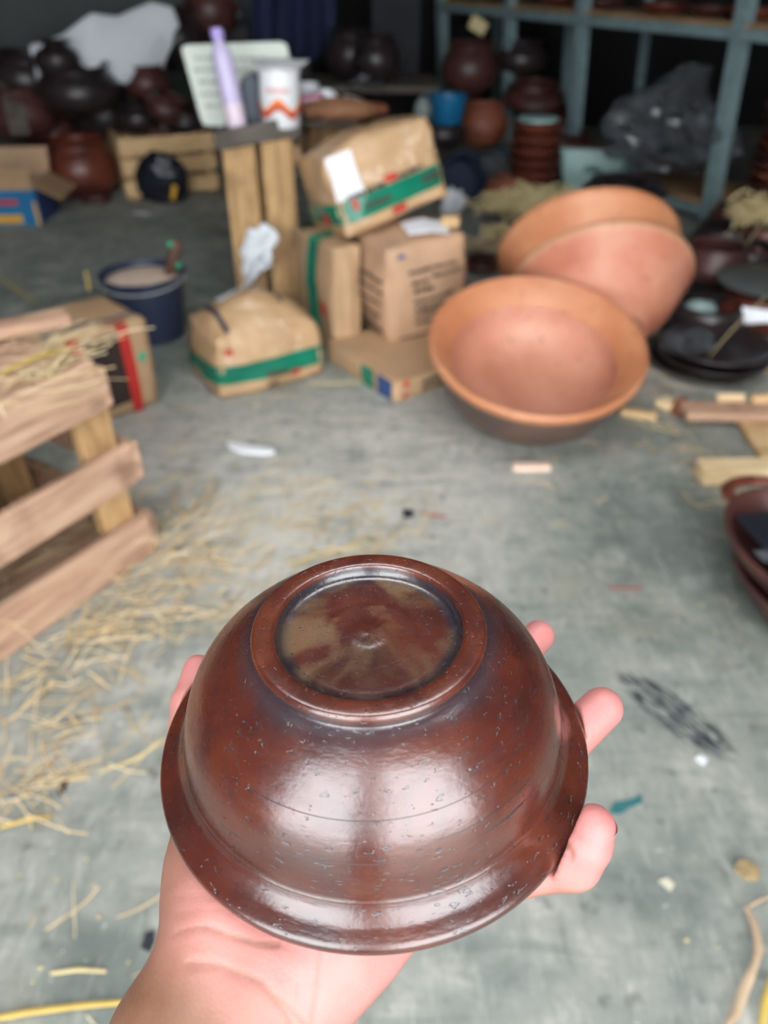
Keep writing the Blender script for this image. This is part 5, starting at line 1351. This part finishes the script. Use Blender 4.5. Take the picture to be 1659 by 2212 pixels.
for ps, rs in (([E2, F2, W2, HP(640, 2020, -0.030)], [27*mm, 25*mm, 22*mm, 22*mm]),
               ([HP(505, 2000, -0.028), HP(488, 1890, -0.026), kn['little']], [20*mm, 20.5*mm, 11*mm]),
               ([W1, HP(560, 1880, -0.030), kn['ring']], [19*mm, 17*mm, 11*mm]),
               ([W2, HP(680, 1880, -0.032), kn['middle']], [19*mm, 17*mm, 11.5*mm]),
               ([W2, HP(790, 1900, -0.032), kn['index']], [19*mm, 16*mm, 11.5*mm]),
               ([HP(630, 2090, -0.032), HP(735, 2010, -0.026), HP(945, 1895, -0.024)], [21*mm, 20*mm, 12*mm])):
    for i in range(len(ps)-1): cone_field(palm, ps[i], ps[i+1], rs[i], rs[i+1], 9*mm)
fing = {
    'little': ([kn['little'], HP(402, 1612, -0.010), HP(408, 1520, -0.008), HP(428, 1446, -0.006)], [9.5*mm, 7.8*mm, 7.0*mm, 6.3*mm]),
    'ring': ([kn['ring'], HP(610, 1480, -0.016), HP(720, 1400, -0.012), HP(790, 1350, -0.008)], [10*mm, 8.6*mm, 7.8*mm, 7*mm]),
    'middle': ([kn['middle'], HP(930, 1590, -0.016), HP(1070, 1470, -0.012), HP(1163, 1374, -0.006)], [10.5*mm, 8.6*mm, 7.8*mm, 7.0*mm]),
    'index': ([kn['index'], HP(1060, 1740, -0.018), HP(1205, 1622, -0.012), HP(1300, 1530, -0.004)], [10.5*mm, 9.2*mm, 8.8*mm, 8.2*mm]),
    'thumb': ([HP(945, 1895, -0.024), HP(1110, 1868, -0.018), HP(1236, 1858, -0.006), HP(1262, 1820, 0.002), HP(1281, 1786, 0.007)], [12*mm, 10.5*mm, 9.2*mm, 8.6*mm, 7.2*mm]),
}
hand = palm
for nm, (ps, rs) in fing.items(): hand = smin(hand, chain(ps, rs, 2.5*mm), 5*mm)
# the bowl presses into the skin
X = gx[:, None, None]; Y = gy[None, :, None]; Z = gz[None, None, :]
cyl = np.maximum(np.sqrt(X*X+Y*Y)-0.0790, -(Z+0.0052))
hand = np.maximum(hand, -cyl)
V, Q = surface_nets(hand, LO, STEP)
del hand, palm, cyl
# skin creases as shallow grooves across wrist and palm
creases = [([(372, 2000), (440, 2004), (500, 2022), (560, 2036), (600, 2040)], 0.9, 1.2),
           ([(400, 2062), (470, 2072), (560, 2110), (612, 2165), (640, 2225)], 1.0, 1.4),
           ([(520, 2092), (600, 2140), (680, 2190), (720, 2230)], 0.8, 1.2),
           ([(380, 1930), (430, 1940), (500, 1950)], 0.35, 1.0), ([(380, 1960), (450, 1972), (520, 1978)], 0.35, 1.0),
           ([(740, 2230), (755, 2180), (800, 2120), (870, 2060)], 0.9, 1.6), ([(775, 2215), (790, 2175), (830, 2130)], 0.5, 1.2),
           ([(692, 2050), (676, 2120), (660, 2190)], 0.5, 1.2), ([(640, 2110), (625, 2170), (618, 2230)], 0.35, 1.0),
           ([(1190, 1868), (1216, 1882), (1225, 1900)], 0.9, 1.0), ([(1205, 1842), (1225, 1862), (1240, 1880)], 0.35, 0.9)]
nrmv = np.zeros_like(V)
tri_n = np.cross(V[Q[:, 2]]-V[Q[:, 0]], V[Q[:, 3]]-V[Q[:, 1]])
for i in range(4): np.add.at(nrmv, Q[:, i], tri_n)
nrmv /= np.linalg.norm(nrmv, axis=1)[:, None]+1e-12
dep = np.zeros(len(V))
for pix, depth, wid in creases:
    L = [HP(u, v, -0.008)[:2] for u, v in pix]
    best = np.full(len(V), 9.0)
    for p, q in zip(L[:-1], L[1:]):
        ab = q-p; t = np.clip(((V[:, :2]-p) @ ab)/(ab @ ab), 0, 1)
        best = np.minimum(best, np.linalg.norm(V[:, :2]-p-t[:, None]*ab, axis=1))
    dep = np.maximum(dep, 0.62*depth*mm*np.exp(-(best/(0.75*wid*mm))**2))
dep[nrmv[:, 2] < 0.1] *= 0.3
V = V-nrmv*dep[:, None]
# smooth the grid steps a little, not the creases
nb_sum = np.zeros_like(V); nb_c = np.zeros(len(V))
for it in range(2):
    nb_sum[:] = 0; nb_c[:] = 0
    for i in range(4):
        j = (i+1) % 4
        np.add.at(nb_sum, Q[:, i], V[Q[:, j]]); np.add.at(nb_c, Q[:, i], 1)
        np.add.at(nb_sum, Q[:, j], V[Q[:, i]]); np.add.at(nb_c, Q[:, j], 1)
    V = V*0.5+0.5*nb_sum/nb_c[:, None]
me = bpy.data.meshes.new('hand'); me.from_pydata(V.tolist(), [], Q.tolist()); me.update()
me.polygons.foreach_set('use_smooth', [True]*len(me.polygons))
# browner skin on wrist, forearm and edges of the hand; pink palm and pads
wr0 = HP(560, 2080, -0.01)[:2]; dirf = HP(520, 2212, -0.01)[:2]-HP(700, 1980, -0.01)[:2]; dirf /= np.linalg.norm(dirf)
s_f = (V[:, :2]-wr0) @ dirf
def sstep(x, a, b): t = np.clip((x-a)/(b-a), 0, 1); return t*t*(3-2*t)
tan_shade_ = np.maximum.reduce([sstep(s_f, -0.006, 0.024)*1.0, sstep(-V[:, 0], 0.042, 0.074)*sstep(-V[:, 1], -0.01, 0.03)*0.8, sstep(-nrmv[:, 2], -0.15, 0.45)*0.8, dep/(0.62*mm)*0.7])  # crease depth also adds painted shade along the skin lines
red_ = np.zeros(len(V))
for nm in ('little', 'middle', 'index', 'thumb'):
    tip = fing[nm][0][-1]; red_ = np.maximum(red_, 1-sstep(np.linalg.norm(V-tip, axis=1), 0.004, 0.022))
at_ = me.attributes.new('skin_tan_shade', 'FLOAT', 'POINT'); at_.data.foreach_set('value', tan_shade_.astype(np.float32))
at_ = me.attributes.new('skin_red', 'FLOAT', 'POINT'); at_.data.foreach_set('value', red_.astype(np.float32))
def skin():
    t = NT('skin'); tc = t.new('ShaderNodeTexCoord')
    a1_ = t.new('ShaderNodeAttribute', attribute_name='skin_tan_shade'); a2_ = t.new('ShaderNodeAttribute', attribute_name='skin_red')
    n1 = t.noise(tc.outputs['Object'], 60, 4, 0.6); n2 = t.noise(tc.outputs['Object'], 420, 4, 0.6)
    col = t.ramp(n1, [(0.3, lin((200, 138, 132))), (0.7, lin((192, 128, 119)))])
    col = t.mix(t.math('MULTIPLY', a2_.outputs['Fac'], 0.55), col, lin((200, 120, 120)))
    col = t.mix(a1_.outputs['Fac'], col, t.ramp(n1, [(0.3, lin((142, 102, 80))), (0.7, lin((124, 86, 66)))]))
    vo = t.new('ShaderNodeTexVoronoi'); vo.inputs['Scale'].default_value = 700; t.link(tc.outputs['Object'], vo.inputs['Vector'])
    t.bump(t.math('ADD', t.math('MULTIPLY', n2, 0.7), t.math('MULTIPLY', vo.outputs['Distance'], 0.4)), 0.35, 0.0005)
    t.set(col, 0.5, Subsurface_Weight=0.25, Subsurface_Scale=0.004)
    t.b.inputs['Subsurface Radius'].default_value = (1.0, 0.35, 0.2)
    return t.m
MAT['skin'] = skin()
per = obj('person', me, 'skin'); per.matrix_world = MB
tag(per, 'bare right hand and forearm, palm up, fingers gripping the reddish-brown bowl', 'person')
# thumb nail
tp = fing['thumb'][0]; ax_ = Vector(tp[-1]-tp[-3]).normalized(); out_ = Vector((0.95, -0.05, 0.05)); out_ = (out_-ax_*out_.dot(ax_)).normalized(); sd_ = ax_.cross(out_)
nv, nf = [], []
ctr = Vector(tp[-1])*0.72+Vector(tp[-3])*0.28
for i in range(9):
    for j in range(9):
        u_ = (i/8-0.5)*2; v_ = (j/8-0.5)*2; al = u_*0.95
        ll = v_*6.8*mm*(math.sqrt(max(0, 1-(abs(u_)**3)*0.75)) if v_ > 0 else 1)
        R_ = 7.35*mm
        nv.append(ctr+ax_*(ll+1.0*mm)+out_*(R_*math.cos(al)+0.25*mm-max(0, v_)*0.9*mm)+sd_*R_*math.sin(al))
for i in range(8):
    for j in range(8): nf.append((i*9+j, i*9+j+1, i*9+j+10, i*9+j+9))
nail = obj('thumb_nail', mesh('nail', nv, nf), simple('nail', (226, 178, 170), (220, 168, 160), 60, 0.3), per); nail['label'] = 'pale thumb nail'
